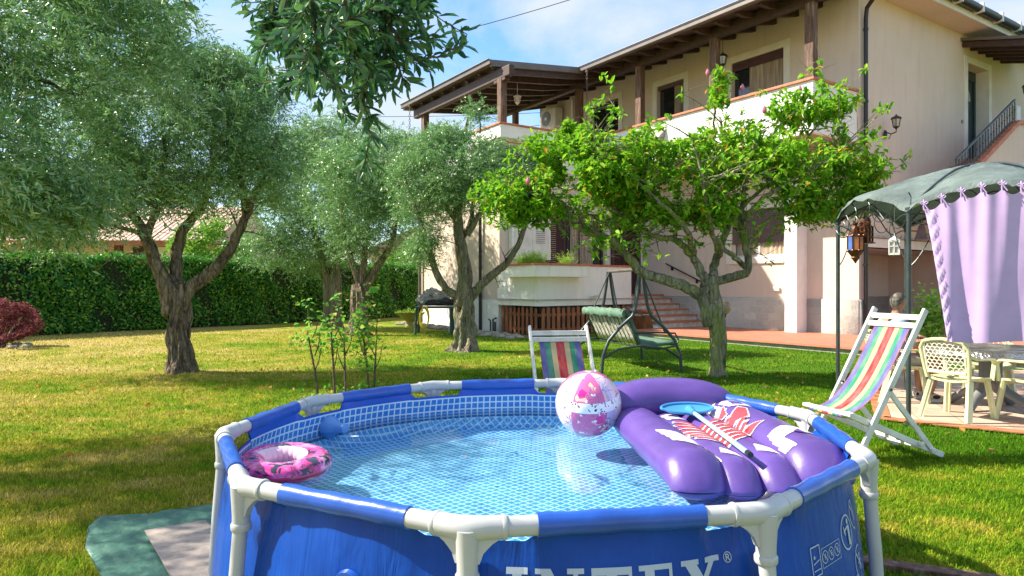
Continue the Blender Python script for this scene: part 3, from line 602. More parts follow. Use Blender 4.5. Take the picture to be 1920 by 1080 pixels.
# rain chains
def chain(p, ztop, zbot, label, r=.04):
    mb = MB(); z = ztop; k = 0
    while z > zbot:
        c = np.array([p[0], p[1], z-r]); ax = np.array([1, 0, 0.]) if k % 2 else np.array([0, 1., 0]); 
        P = [c+ax*math.cos(t)*r*.62+np.array([0, 0, math.sin(t)*r]) for t in np.linspace(0, 2*math.pi, 8, endpoint=False)]
        mb.tube(P, .009, 5, False, closed=True); z -= r*1.62; k += 1
    mb.tube([(p[0], p[1], ztop), (p[0], p[1], ztop+.14)], .045, 8)
    simple('rain_chain', mb, M['gutter'], label, 'rain chain', group='rain chains under the gutters')
chain(hw(7.6, 2.9, 0), 8.52, 4.2, 'long rain chain hanging from the valley of the roof in front of the balcony', .055)
chain(hw(13.7, 6.45, 0), 8.18, 5.2, 'rain chain hanging from the far end of the terrace roof gutter', .055)
mb = MB(); p = hw(5.95, 5.0, 1.08)
mb.tube([hw(6.1, 4.0, 1.1), hw(5.95, 4.0, 1.13)], .02, 6); mb.box(hw(5.85, 4.0, 1.10), (.12, .16, .12), HROT+.4)
simple('floodlight', mb, M['aluwhite'], 'small grey floodlight under the white terrace wall behind the swing seat', 'floodlight')
# picket fence under the terrace
pf = empty('picket_fence', hw(6.5, 6.0, 0), 'orange brown picket fence closing the space under the white terrace', 'fence')
def pickets(p, q, n, h=.80):
    p, q = np.array(p), np.array(q); d = (q-p)/np.linalg.norm(q-p); nn = np.array([d[1], -d[0], 0])
    for i in range(n):
        if cnt[0] >= 98: break
        c = p+(q-p)*(i+.5)/n; w = .125 if i % 2 else .115; m = MB(); hh = h*(1 if i % 2 else .97); e = d*w/2
        m.prism([c-e, c+e, c+e+[0, 0, hh-.04], c+[0, 0, hh], c-e+[0, 0, hh-.04]], nn*.018); m.build('picket', M['picket'], pf); cnt[0] += 1
    for z in (.15, .58):
        m = MB(); m.bar(p-nn*.02+[0, 0, z], q-nn*.02+[0, 0, z], .03, .08); m.build('rail', M['picket'], pf)
cnt = [0]; pickets(hw(7.95, 6.06, .02), hw(6.0, 6.06, .02), 9, .82); pickets(hw(5.98, 6.0, .02), hw(6.28, 2.25, .02), 19, .82); pickets(hw(6.3, 2.2, .02), hw(5.3, 2.2, .02), 9, .5)
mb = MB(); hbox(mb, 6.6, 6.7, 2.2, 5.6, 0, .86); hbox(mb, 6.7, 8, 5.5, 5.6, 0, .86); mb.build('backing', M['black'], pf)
# pipes beside the fence
mb = MB(); mb.tube([hw(8.05, 6.3, 0), hw(8.05, 6.3, .4), hw(8.05, 6.18, .45)], .03, 8); mb.tube([hw(8.2, 6.3, 0), hw(8.2, 6.3, .35), hw(8.3, 6.3, .4)], .025, 8); mb.tube([hw(7.95, 6.3, 0), hw(7.95, 6.3, .33)], .04, 8)
simple('garden_tap', mb, M['steel'], 'grey pipes and garden tap at the foot of the wall beside the picket fence', 'tap', smooth='auto')
mb = MB(); mb.tube([hw(8.35, 6.5, 2.0), hw(8.3, 6.45, 2.9)], .02, 6)
# ----- paved terrace of the house
mb = MB(); hbox(mb, -12, 4.95, -.3, 3.55, -.02, .10); hbox(mb, -12, -.0, -9, -.3, -.02, .10); tag(mb.build('patio_kerb', M['concrete']), kind='structure')
mb = MB(); hbox(mb, -12, 5.0, -.3, 3.62, .103, .15); hbox(mb, -12, 2.55, -9, -.3, .103, .152); tag(mb.build('patio', M['tile']), kind='structure')
# tiled pad under the gazebo
pp = [gnd(1655, 787), gnd(1700, 793), gnd(1925, 815), gnd(2300, 850), (13, 8, 0), (13, 11.6, 0), (6.6, 11.6, 0), gnd(1640, 735)]
mb = MB(); mb.prism([(p[0], p[1], .0) for p in pp], (0, 0, .022)); tag(mb.build('garden_paving', M['paver']), kind='structure')
mb = MB()
P = [np.array([p[0], p[1], .024]) for p in (pp[-1], pp[0], pp[1], pp[2], pp[3])]
for p, q in zip(P[:-1], P[1:]): mb.bar(p, q, .16, .012)
tag(mb.build('paving_border', M['terracotta']), kind='structure')
# edging stones along the wing
n = 0
for i in range(46):
    t = i/46; p = hw(13.6-8.2*t, 6.75+.25*math.sin(i*1.7)+(.35 if t > .55 else 0), .02)
    mb = MB(); mb.ball(p, (.13+.07*rng.random(), .10+.05*rng.random(), .06+.05*rng.random()), 9, 6)
    mb.V[0] += rng.normal(0, .012, mb.V[0].shape); o = mb.build('edging_stone', M['rock'], loc=p)
    tag(o, 'rough pale stone in the edging row along the foot of the house wall', 'stone', 'edging stones along the house wall')
mb = MB(); V = [hw(a, b, .006) for a, b in ((14, 6.1), (14, 6.95), (9, 6.9), (5.6, 7.25), (5.5, 6.1))]; mb.add(V, [tuple(range(5))]); tag(mb.build('soil_strip', M['soil']), kind='structure')
# ------------------------------------------------------------------ neighbours
nh = empty('neighbour_house', (-20, 32, 0), 'low beige house with a pink tiled roof behind the hedge at the left', 'house')
mb = MB(); mb.box((-21, 36, 1.6), (16, 6, 3.6)); mb.build('wall', M['wall'], nh)
mb = MB(); mb.box((-16.2, 32.96, 2.0), (2.6, .08, 2.6)); mb.build('panel', M['white'], nh)
mb = MB(); mb.box((-17.9, 32.94, 2.2), (.7, .1, 2.2)); mb.build('window', M['shutter'], nh)
for x in (-18.4, -14.8, -22.5): mb = MB(); mb.box((x, 32.0, 1.7), (.28, .28, 3.3)); mb.build('post', M['postwood'], nh)
mb = MB(); mb.prism([(-30, 31.2, 3.42), (-30, 36, 5.6), (-30, 40.5, 3.42)], (16.3, 0, 0)); mb.build('roof', M['roofpink'], nh)
mb = MB(); mb.bar((-30, 31.15, 3.40), (-13.7, 31.15, 3.40), .12, .22); mb.build('eave_board', M['picket'], nh)
nh = empty('neighbour_house', (-5, 42, 0), 'low beige house whose sloping roof end shows between the far olives and the house', 'house')
p = at(800, 440, 40); mb = MB(); mb.prism([(-8.2, 40, 0), (-3.6, 40, 0), (-3.6, 40, 5.3), (-8.2, 40, 3.1)], (0, 8, 0)); mb.build('wall', M['wall'], nh)
mb = MB(); mb.bar((-8.8, 39.7, 3.1), (-3.4, 39.7, 5.6), .5, .16, (0, 1, 0)); mb.prism([(-8.8, 39.9, 3.15), (-3.4, 39.9, 5.7), (-3.4, 39.9, 5.85), (-8.8, 39.9, 3.3)], (0, 9, 0)); mb.build('roof', M['roofpink'], nh)
# overhead cables
def cable(p, q, sag, r, label):
    P = [p+(q-p)*t+np.array([0, 0, -sag*4*t*(1-t)]) for t in np.linspace(0, 1, 14)]; mb = MB(); mb.tube(P, r, 5); simple('overhead_cable', mb, M['pipe'], label, 'cable', group='overhead cables')
cable(at(470, 135, 42), at(1130, -20, 38), .5, .022, 'single thin cable rising across the blue sky above the far roof corner')
cable(at(480, 215, 55), at(1060, 230, 60)+[0, 0, 1], .3, .022, 'thin cable low in the sky passing behind the terrace posts')
cable(at(420, 262, 60), at(1100, 222, 60), .8, .022, 'lowest thin cable, crossing just above the terrace parapet')
# ------------------------------------------------------------------ pool
PC = np.array([.1144, 3.46]); PR = 1.5; RZ = .755; WZ = .575
JA = [3.921+k*math.pi/5 for k in range(10)]
pool = empty('frame_pool', (PC[0], PC[1], 0), 'round blue above ground pool with a ten sided white tube frame, filled with water', 'pool')
def pw(r, th, z): return np.array([PC[0]+r*math.cos(th), PC[1]+r*math.sin(th), z])
JP = [pw(PR, t, RZ) for t in JA]
def linermat():
    t = NT('blue pool wall vinyl'); o = t.pos(); n = t.noise(o, 5, 4, .6); ng = t.n('ShaderNodeTexCoord').outputs['UV']
    col = t.ramp(n, (.3, (.002, .046, .30)), (.7, (.006, .070, .40)))
    wr = t.noise(t.mapp(ng, (3.0, .5, 1)), 3.2, 4, .6, .6)
    t.pbr(col, .36, 0, t.bump(wr, .45, .03), coat=.0, spec=.22); return t.m
def innermat():
    t = NT('pool lining with printed grid'); uv = t.n('ShaderNodeTexCoord').outputs['UV']; s = t.n('ShaderNodeSeparateXYZ'); t.l(uv, s.inputs[0])
    p = .044
    fu = t.math('FRACT', t.math('DIVIDE', s.outputs[0], p)); fv = t.math('FRACT', t.math('DIVIDE', t.math('SUBTRACT', s.outputs[1], WZ+.006), p))
    g = t.math('MAXIMUM', t.math('LESS_THAN', fu, .22), t.math('LESS_THAN', fv, .22)); inb = t.math('LESS_THAN', s.outputs[1], WZ+.006+p*2.22)
    cell = t.ramp(t.noise(uv, 30, 2), (.3, (.015, .16, .55)), (.7, (.04, .24, .66)))
    col = t.mix(t.math('MULTIPLY', g, inb), t.mix(inb, (.010, .085, .50), cell), (.62, .72, .82))
    t.pbr(col, .35); return t.m
def floormat():
    t = NT('pool floor mosaic print'); p = t.mapp(t.pos(), (1, 1, 1), (0, 0, R(47))); w = t.noise(t.pos(), 3.0, 3, out=1)
    q = t.n('ShaderNodeVectorMath', operation='MULTIPLY_ADD'); t.l(w, q.inputs[0]); q.inputs[1].default_value = (.04, .04, 0); t.l(p, q.inputs[2])
    s = t.n('ShaderNodeSeparateXYZ'); t.l(q.outputs[0], s.inputs[0]); P = .041
    fu = t.math('ABSOLUTE', t.math('SUBTRACT', t.math('FRACT', t.math('DIVIDE', s.outputs[0], P)), .5)); fv = t.math('ABSOLUTE', t.math('SUBTRACT', t.math('FRACT', t.math('DIVIDE', s.outputs[1], P)), .5))
    m = t.math('MAXIMUM', fu, fv); g = t.ramp(m, (.36, (0, 0, 0)), (.43, (1, 1, 1)))
    cell = t.ramp(t.noise(p, 9, 3), (.3, (.05, .33, .70)), (.7, (.11, .46, .80)))
    t.pbr(t.mix(g, cell, (.62, .86, .95)), .5); return t.m
def watermat():
    t = NT('pool water'); p = t.pos(); n = t.noise(t.mapp(p, (1, 1, 1)), 2.2, 3, .5, .4); n2 = t.noise(p, 14, 2)
    n3 = t.math('MULTIPLY', t.noise(p, 55, 3, .6), t.ramp(t.noise(p, 1.6, 2), (.52, (0, 0, 0)), (.66, (1, 1, 1)))); h = t.math('ADD', t.math('ADD', n, t.math('MULTIPLY', n2, .07)), t.math('MULTIPLY', n3, .05)); nb = t.bump(h, .09, .05)
    fr = t.n('ShaderNodeFresnel'); fr.inputs[0].default_value = 1.33; t.l(nb, fr.inputs[1])
    tr = t.n('ShaderNodeBsdfTransparent'); tr.inputs[0].default_value = (.86, .955, .985, 1); g = t.n('ShaderNodeBsdfGlossy'); g.inputs['Roughness'].default_value = .02; t.l(nb, g.inputs['Normal'])
    mx = t.n('ShaderNodeMixShader'); t.l(fr.outputs[0], mx.inputs[0]); t.l(tr.outputs[0], mx.inputs[1]); t.l(g.outputs[0], mx.inputs[2]); t.l(mx.outputs[0], t.out.inputs[0]); return t.m
M['liner'] = linermat(); M['inner'] = innermat(); M['poolfloor'] = floormat(); M['water'] = watermat()
M['sleeve'] = mat('blue vinyl sleeve', (.012, .085, .46), .3, .12, 5, .25, 14, .01, coat=.3)
NTH = 400; TH = JA[0]+np.linspace(0, 2*math.pi, NTH+1)
def topz(th):                                     # the sheet is pulled up into sleeves between the joints and dips at each joint
    d = abs(((th-JA[0]) % (math.pi/5))/(math.pi/5)); d = min(d, 1-d)       # 0 at a joint, .5 mid side
    k = min(1, max(0, (d-.17)/.06)); k = k*k*(3-2*k); return (RZ-.062)+.042*k, k
def topr(th):
    d = ((th-JA[0]) % (math.pi/5))-math.pi/10; ch = PR*math.cos(math.pi/10)/math.cos(d); z, k = topz(th)
    return 1.418*(1-k)+min(ch-.0, 1.46)*k if k > 0 else 1.418
def wallmesh(name, m, off, zlo, nz):
    V = []; UV = []
    for th in TH:
        zt, k = topz(th); rt = topr(th)+off
        for j in range(nz+1):
            f = j/nz; z = zlo+(zt-zlo)*f; e = (z/zt) if zt else 0
            r = (1.500+.012*math.sin(th*17))*(1-e)+(1.425)*e+.018*math.sin(math.pi*e)+off
            e2 = max(0, (e-.86)/.14); r = r*(1-e2**1.5)+rt*e2**1.5
            V.append(pw(r, th, z)); UV.append((th*1.45, z))
    n = nz+1; F = np.array([(i*n+j, (i+1)*n+j, (i+1)*n+j+1, i*n+j+1) for i in range(NTH) for j in range(nz)])
    if off < 0: F = F[:, ::-1]
    o = npmesh(name, np.array(V), F, m, parent=pool, uv=np.array(UV), smooth=True); return o
wallmesh('wall', M['liner'], 0, .0, 26); wallmesh('lining', M['inner'], -.006, .40, 14)
def wallr(z, th):
    zt, k = topz(th); e = min(1, z/zt); r = 1.500*(1-e)+1.425*e+.018*math.sin(math.pi*e)+.012*math.sin(th*17)*(1-e); e2 = max(0, (e-.86)/.14); return r*(1-e2**1.5)+topr(th)*e2**1.5
mb = MB(); n = 72; V = [(PC[0], PC[1], .425)]
for r, z in ((.7, .43), (1.2, .44), (1.34, .46), (1.42, .53), (1.455, .60)): V += [pw(r, t, z) for t in np.arange(n)/n*2*math.pi]
F = [(0, 1+j, 1+(j+1) % n) for j in range(n)]
for i in range(3): F += [(1+i*n+j, 1+(i+1)*n+j, 1+(i+1)*n+(j+1) % n, 1+i*n+(j+1) % n) for j in range(n)]
mb.add(V[:1+4*n], F); mb.build('floor', M['poolfloor'], pool, smooth=True)
mb = MB(); V = [pw(min(topr(t)-.012, 1.436), t, WZ) for t in TH[:-1]]; mb.add(V, [tuple(range(len(V)))]); tag(mb.build('water', M['water']), kind='structure')
def lerp(a, b, t): return a+(b-a)*t
for k in range(10):
    p, pn, pp_ = JP[k], JP[(k+1) % 10], JP[k-1]
    d1 = (pn-p)/np.linalg.norm(pn-p); d0 = (pp_-p)/np.linalg.norm(pp_-p)
    # corner joint: bent sleeve with a socket down
    mb = MB(); c = p.copy()
    P = [c+d0*.105, c+d0*.06, c+d0*.028-(d0+d1)*.0, c+(d0+d1)*.018, c+d1*.028, c+d1*.06, c+d1*.105]; P[3] = c+(d0+d1)*.012
    mb.tube(P, [.0345, .0345, .0355, .037, .0355, .0345, .0345], 20)
    for d in (d0, d1): mb.tube([c+d*.100, c+d*.107, c+d*.114], [.0355, .038, .0355], 20)
    mb.tube([c-[0, 0, .0], c-[0, 0, .05], c-[0, 0, .10], c-[0, 0, .135]], [.037, .034, .031, .031], 18)
    mb.tube([c-[0, 0, .128], c-[0, 0, .133], c-[0, 0, .15], c-[0, 0, .155]], [.033, .036, .036, .033], 18)
    for d in (d0, d1):                            # web fillets
        e = np.cross(d, (0, 0, 1)); e /= np.linalg.norm(e)
        pts = [c+d*.095-[0, 0, .030], c+d*.07-[0, 0, .045], c+d*.045-[0, 0, .07], c+d*.034-[0, 0, .10], c+d*.01-[0, 0, .10], c+d*.01-[0, 0, .02]]
        mb.prism([q-e*.014 for q in pts], e*.028)
    mb.build('corner_joint', M['pvc'], pool, smooth='auto')
    mb = MB(); mb.tube([p+d1*.09, pn-d1*.09], .030, 20); mb.build('top_rail', M['pvc'], pool, smooth='auto')
    mb = MB(); a, b = p+d1*.205, pn-d1*.205; nP = 14; P = [lerp(a, b, i/nP) for i in range(nP+1)]
    rr = [.0335*(1+.05*math.sin(i*1.3+k)) for i in range(nP+1)]; mb.tube(P, rr, 18, flat=1.08)
    mb.build('rail_sleeve', M['sleeve'], pool, smooth='auto')
    o = np.array([math.cos(JA[k]), math.sin(JA[k]), 0]); ft = p*[1, 1, 0]+o*.045
    mb = MB(); mb.tube([p-[0, 0, .11], lerp(p, ft, .5), ft+[0, 0, .02]], .026, 16); mb.tube([ft+[0, 0, .03], ft], [.034, .036], 14); mb.build('leg', M['pvc'], pool, smooth='auto')
# printed lettering on the front, bent round the wall
def onwall(s, z, off=.003): th = JA[1]+s/1.47; return pw(wallr(z, th)+off, th, z)
G = {  # slab serif glyph outlines on a unit grid, each a list of convex-ish quads
 'I': (.42, [(0, 0, .42, .12), (0, .88, .42, 1), (.12, .12, .30, .88)]),
 'N': (.95, [(0, 0, .34, .10), (0, .90, .30, 1), (.62, .90, .95, 1), (.12, .10, .21, .90), (.74, .0, .83, .90)]),
 'T': (.80, [(.0, .86, .80, 1), (.0, .66, .07, .86), (.73, .66, .80, .86), (.30, .10, .50, .86), (.20, 0, .60, .10)]),
 'E': (.76, [(0, 0, .70, .10), (0, .90, .70, 1), (.12, .10, .32, .90), (.32, .45, .52, .55), (.50, .36, .57, .64), (.63, .72, .70, .90), (.66, .10, .76, .30)]),
 'X': (.92, [(0, .90, .40, 1), (.56, .90, .92, 1), (0, 0, .36, .10), (.52, 0, .92, .10)])}
S_ = {'N': [((.06, 1.0), (.30, 1.0), (.83, .0), (.62, .0))], 'X': [((.08, .92), (.34, .92), (.84, .08), (.58, .08)), ((.66, .92), (.80, .92), (.26, .08), (.12, .08))]}
def strip(mb, q, sx, z0, h, n=6):
    "quad q in glyph units -> subdivided patch on the wall"
    (a, b), (c, d), (e, f), (g, i) = q; V = []
    for u in range(n+1):
        for w in range(n+1):
            U, Wt = u/n, w/n; x = (a*(1-U)+c*U)*(1-Wt)+(g*(1-U)+e*U)*Wt; y = (b*(1-U)+d*U)*(1-Wt)+(i*(1-U)+f*U)*Wt
            V.append(onwall(sx+x*h, z0+y*h))
    mb.add(V, [(u*(n+1)+w, (u+1)*(n+1)+w, (u+1)*(n+1)+w+1, u*(n+1)+w+1) for u in range(n) for w in range(n)])
mb = MB(); x = .105; H_ = .155; Z_ = .470
for ch in 'INTEX':
    w, rects = G[ch]
    for (a, b, c, d) in rects: strip(mb, ((a, b), (c, b), (c, d), (a, d)), x, Z_, H_)
    for q in S_.get(ch, []): strip(mb, q, x, Z_, H_)
    x += w*H_+.022
XE = x; mb.build('lettering', M['print'], pool)
def ringp(mb, s, z, rs, rz, w=.0035, n=26):
    V = []
    for i in range(n):
        t = i/n*2*math.pi; V += [onwall(s+math.cos(t)*rs, z+math.sin(t)*rz), onwall(s+math.cos(t)*(rs-w), z+math.sin(t)*(rz-w))]
    mb.add(V, [(2*i, 2*((i+1) % n), 2*((i+1) % n)+1, 2*i+1) for i in range(n)])
def line(mb, a, b, w=.0035):
    a = np.array(a, float); b = np.array(b, float); d = (b-a)/np.linalg.norm(b-a); e = np.array([-d[1], d[0]])*w/2; n = 4; V = []
    for i in range(n+1): p = a+(b-a)*i/n; V += [onwall(*(p-e), .004), onwall(*(p+e), .004)]
    mb.add(V, [(2*i, 2*i+2, 2*i+3, 2*i+1) for i in range(n)])
def rrect(mb, s0, z0, s1, z1, w=.003): line(mb, (s0, z0), (s1, z0), w); line(mb, (s1, z0), (s1, z1), w); line(mb, (s1, z1), (s0, z1), w); line(mb, (s0, z1), (s0, z0), w)
mb = MB(); rx, rz_ = XE+.012, Z_+H_-.012
ringp(mb, rx, rz_, .016, .016, .0025); line(mb, (rx-.006, rz_-.009), (rx-.006, rz_+.009)); line(mb, (rx-.006, rz_+.009), (rx+.004, rz_+.007)); line(mb, (rx+.005, rz_+.006), (rx+.003, rz_)); line(mb, (rx+.003, rz_), (rx-.006, rz_)); line(mb, (rx-.001, rz_), (rx+.007, rz_-.009))
mb.build('registered_mark', M['print'], pool)
# warning pictograms on the next panel to the right
def pict(s, z, r, slash=True, fig=0):
    m = MB(); ringp(m, s, z, r, r, r*.10 if r > .03 else .003)
    if slash: line(m, (s-r*.68, z+r*.68), (s+r*.68, z-r*.68), r*.13)
    if fig == 1: line(m, (s-r*.1, z-r*.4), (s+r*.1, z+r*.2), r*.16); ringp(m, s+r*.12, z+r*.38, r*.14, r*.14, r*.13); line(m, (s-r*.4, z), (s+r*.4, z+r*.1), r*.1)
    if fig == 2: line(m, (s+r*.25, z-r*.75), (s+r*.3, z+r*.35), r*.34); ringp(m, s+r*.3, z+r*.55, r*.17, r*.17, r*.16); line(m, (s-r*.55, z+r*.1), (s+r*.1, z+r*.3), r*.13); line(m, (s-r*.5, z+r*.4), (s-r*.35, z-r*.1), r*.12)
    m.build('pictogram', M['print'], pool)
S0 = (JA[2]-JA[1])*1.47
mb = MB(); a = S0+.285; z = .515; rrect(mb, a, z-.04, a+.062, z+.055, .0045); line(mb, (a+.01, z), (a+.055, z+.008)); line(mb, (a+.01, z-.022), (a+.055, z-.022)); ringp(mb, a+.022, z+.02, .006, .006, .005); mb.build('pictogram', M['print'], pool)
mb = MB(); rrect(mb, a+.075, z-.028, a+.225, z+.036, .002); mb.build('pictogram', M['print'], pool)
for i in range(3): pict(a+.10+.05*i, z+.004, .022, True, 1)
pict(a+.315, z+.035, .062, False, 2); pict(a+.44, z+.07, .055, True, 1); pict(a+.42, z-.10, .062, True, 1); pict(a+.36, z-.165, .036, True, 1); pict(a+.53, z-.06, .034, True, 0); pict(a+.43, z-.235, .036, True, 1); pict(a+.53, z-.16, .034, True, 1); pict(a+.51, z-.25, .034, True, 1)
mb = MB(); ringp(mb, a+.165, z-.135, .012, .030, .011); line(mb, (a+.18, z-.12), (a+.195, z-.12)); line(mb, (a+.18, z-.135), (a+.198, z-.135)); line(mb, (a+.18, z-.15), (a+.195, z-.15)); mb.build('pictogram', M['print'], pool)
# black inlet fitting on the front left
th = JA[0]+.349; mb = MB()
c = pw(wallr(.51, th), th, .51); o = np.array([math.cos(th), math.sin(th), 0])
mb.tube([c-o*.005, c+o*.012], [.06, .055], 20); mb.build('inlet_flange', M['sleeve'], pool, smooth='auto')
mb = MB(); mb.tube([c+o*.01, c+o*.035, c+o*.06+[0, 0, -.02], c+o*.07+[0, 0, -.07]], [.03, .032, .03, .028], 14); mb.build('inlet_pipe', M['black'], pool, smooth='auto')
# blue strainer inside, at the far left
th = 2.62; c = pw(1.40, th, .60); o = -np.array([math.cos(th), math.sin(th), 0])
mb = MB(); mb.tube([c-o*.03, c+o*.01, c+o*.04, c+o*.05, c+o*.115, c+o*.12], [.07, .062, .043, .034, .028, .015], 18); M['strain'] = mat('mid blue plastic', (.10, .27, .62), .35, .1, 5, .05)
mb.build('strainer', M['strain'], pool, smooth='auto')
# floating leaves specks
for (u, v, s) in ((665, 818, .025), (872, 855, .014), (760, 795, .008)):
    p = gnd(u, v, WZ+.002); mb = MB(); mb.add([p+[s*math.cos(t)*(1+.3*math.sin(3*t)), .6*s*math.sin(t), .001] for t in np.arange(8)/8*2*math.pi], [tuple(range(8))])
    simple('floating_leaf', mb, M['dryleaf'] if s < .02 else M['wall2'], {.025: 'pale wet scrap floating near the far left of the pool', .014: 'small brown leaf floating in the middle of the pool', .008: 'tiny pale speck floating by the far edge of the pool'}[s], 'leaf')
# ------------------------------------------------------------------ beach ball
def ballmat():
    t = NT('printed beach ball'); o = t.obj(); s = t.n('ShaderNodeSeparateXYZ'); t.l(o, s.inputs[0])
    an = t.math('ARCTAN2', s.outputs[1], s.outputs[0]); g = t.math('FRACT', t.math('DIVIDE', t.math('ADD', an, 3.35), 2.0944))
    base = t.mix(t.math('GREATER_THAN', g, .40), (.80, .60, .74), (.66, .13, .36))
    base = t.mix(t.math('GREATER_THAN', t.math('ABSOLUTE', t.math('SUBTRACT', g, .5)), .42), base, (.60, .50, .74))
    def V(scale, th, col, base, rnd=1., vec=None):
        v = t.n('ShaderNodeTexVoronoi'); v.inputs['Scale'].default_value = scale; v.inputs['Randomness'].default_value = rnd; t.l(vec or o, v.inputs['Vector'])
        return t.mix(t.math('LESS_THAN', v.outputs['Distance'], th), base, col)
    w = t.noise(o, 9, 3, out=1); q = t.n('ShaderNodeVectorMath', operation='MULTIPLY_ADD'); t.l(w, q.inputs[0]); q.inputs[1].default_value = (.12, .12, .12); t.l(o, q.inputs[2]); wo = q.outputs[0]
    c = V(9.0, .30, (.84, .52, .42), base, .9, wo); c = V(8, .26, (.72, .02, .28), c, 1, wo); c = V(19, .18, (.88, .84, .88), c, 1, wo)
    e = t.n('ShaderNodeTexVoronoi', feature='DISTANCE_TO_EDGE'); e.inputs['Scale'].default_value = 13; t.l(wo, e.inputs['Vector'])
    c = t.mix(t.math('LESS_THAN', e.outputs[0], .018), c, (.25, .13, .22))
    leo = t.math('MULTIPLY', t.math('LESS_THAN', t.math('ABSOLUTE', t.math('SUBTRACT', s.outputs[2], .055)), .028), t.math('GREATER_THAN', g, .0))
    c2 = V(48, .30, (.03, .02, .03), (.9, .88, .9), 1, wo); c = t.mix(leo, c, c2); c = V(30, .085, (.05, .03, .05), c, 1, wo)
    t.pbr(c, .25, coat=.5); return t.m
M['ball'] = ballmat()
bc = (.463, 4.15, .742); ball = empty('beach_ball', bc, 'pink and white printed beach ball floating beside the purple air mattress', 'beach ball')
mb = MB(); mb.ball((0, 0, 0), .200, 48, 32); o = mb.build('skin', M['ball'], smooth=True); o.location = (0, 0, 0); o.parent = ball; o.rotation_euler = (.25, -.1, .3)
mb = MB(); mb.tube([(.05, .03, .188), (.052, .031, .20)], .012, 10); o = mb.build('valve', M['decalw']); o.parent = ball
# ------------------------------------------------------------------ swim ring
def ringmat():
    t = NT('printed swim ring'); o = t.obj(); n = t.noise(o, 7, 3, .6, 1.2); n2 = t.noise(o, 15, 4, .65, .8)
    s = t.n('ShaderNodeSeparateXYZ'); t.l(o, s.inputs[0])
    c = t.ramp(n, (.34, (.55, .02, .08)), (.44, (.62, .03, .28)), (.54, (.85, .12, .40)), (.62, (.70, .30, .55)))
    c = t.mix(t.math('GREATER_THAN', n2, .56), c, (.03, .035, .06)); c = t.mix(t.math('LESS_THAN', n2, .37), c, (.80, .62, .66))
    low = t.math('LESS_THAN', s.outputs[2], -.012); c = t.mix(low, c, (.62, .018, .08))
    r = t.math('SQRT', t.math('ADD', t.math('MULTIPLY', s.outputs[0], s.outputs[0]), t.math('MULTIPLY', s.outputs[1], s.outputs[1])))
    c = t.mix(t.math('MULTIPLY', t.math('LESS_THAN', r, .120), t.math('GREATER_THAN', s.outputs[1], .0)), c, (.80, .55, .70))
    t.pbr(c, .2, coat=.6); return t.m
M['ring'] = ringmat(); rc = np.array([-1.115, 3.32, .598]); V = []; NR, NS = 120, 20
for i in range(NR):
    A = i/NR*2*math.pi; pu = 1+.035*abs(math.sin(A*10))**.5-.03
    for j in range(NS):
        B = j/NS*2*math.pi; rr = .078*pu; zz = math.sin(B)*rr*.66; xx = math.cos(B)*rr; V.append(((.158+xx)*math.cos(A), (.158+xx)*math.sin(A), zz+.012*math.cos(A-2)))
F = [(i*NS+j, ((i+1) % NR)*NS+j, ((i+1) % NR)*NS+(j+1) % NS, i*NS+(j+1) % NS) for i in range(NR) for j in range(NS)]
ring = npmesh('swim_ring', np.array(V), np.array(F), M['ring'], smooth=True); ring.location = rc; tag(ring, 'pink and red printed swim ring floating at the left edge of the pool', 'swim ring')
# ------------------------------------------------------------------ air mattress (local x across, y towards the pillow, z up)
AM = np.array([1.095, 2.94, WZ]); ax_y = np.array([-.085, 4.50-2.93]); ANG = math.atan2(-ax_y[0], ax_y[1])
mat_ = empty('air_mattress', (0, 0, 0), 'purple inflatable air mattress with a raised pillow and a fish bone print', 'air mattress')
LEN = 1.30; TUB = [(-.285, .135), (-.092, .100), (.092, .100), (.285, .140)]
def cen(x0, s): return x0
TIL = .06
def zc(x0, r, s): return r*.42+(TIL*max(0, x0)*1.6)
def hh_(s, r):                                    # half height along a tube: full to the ends, closing at the welded seams
    a = min(1, s/.135); b = min(1, (1-s)/.12); return r*.74*max(.03, (1-(1-a)**2.6)**.62)*max(.15, (1-(1-b)**2)**.5)*(1+.012*math.sin(s*37+x_ph*9))
def ww_(s, r): a = min(1, s/.10); return r*1.02*(.90+.10*a)
x_ph = 0
for i, (x0, r) in enumerate(TUB):
    x_ph = x0; V = []; n1, n2 = 60, 32
    for s in np.linspace(0, 1, n1)**1.35:
        h = hh_(s, r); w = ww_(s, r); pk = 1+.05*math.exp(-s*18)*0
        for k in range(n2):
            t = 2*math.pi*k/n2; x = math.cos(t); z = math.sin(t); e = math.exp(-s*26)
            pucker = .10*e*math.sin(x*14+x0*30)*(1 if z > -.9 else 0)
            V.append((x0+w*x*(1-.0*e), s*LEN-.03*(1-abs(x)**2.2)*math.exp(-s*9)+.03*(abs(x)**3)*e, zc(x0, r, s)-.055*max(0, 1-s/.11)**1.5+h*z*(1+pucker)))
    F = [(a_*n2+k, a_*n2+(k+1) % n2, (a_+1)*n2+(k+1) % n2, (a_+1)*n2+k) for a_ in range(n1-1) for k in range(n2)]+[tuple(range(n2-1, -1, -1)), tuple((n1-1)*n2+k for k in range(n2))]
    mb = MB(); mb.add(V, F); mb.build('tube', M['purple'], mat_, smooth='auto')
mb = MB(); P = []; rr = []
for s in np.linspace(-1, 1, 32): P.append((s*.41-.045, LEN+.085-.10*s*s, .135+.02*(1-s*s))); rr.append(.155*max(.12, (1-abs(s)**3.2))**.5)
mb.tube(P, rr, 28, flat=.95); mb.build('pillow', M['purple'], mat_, smooth='auto')
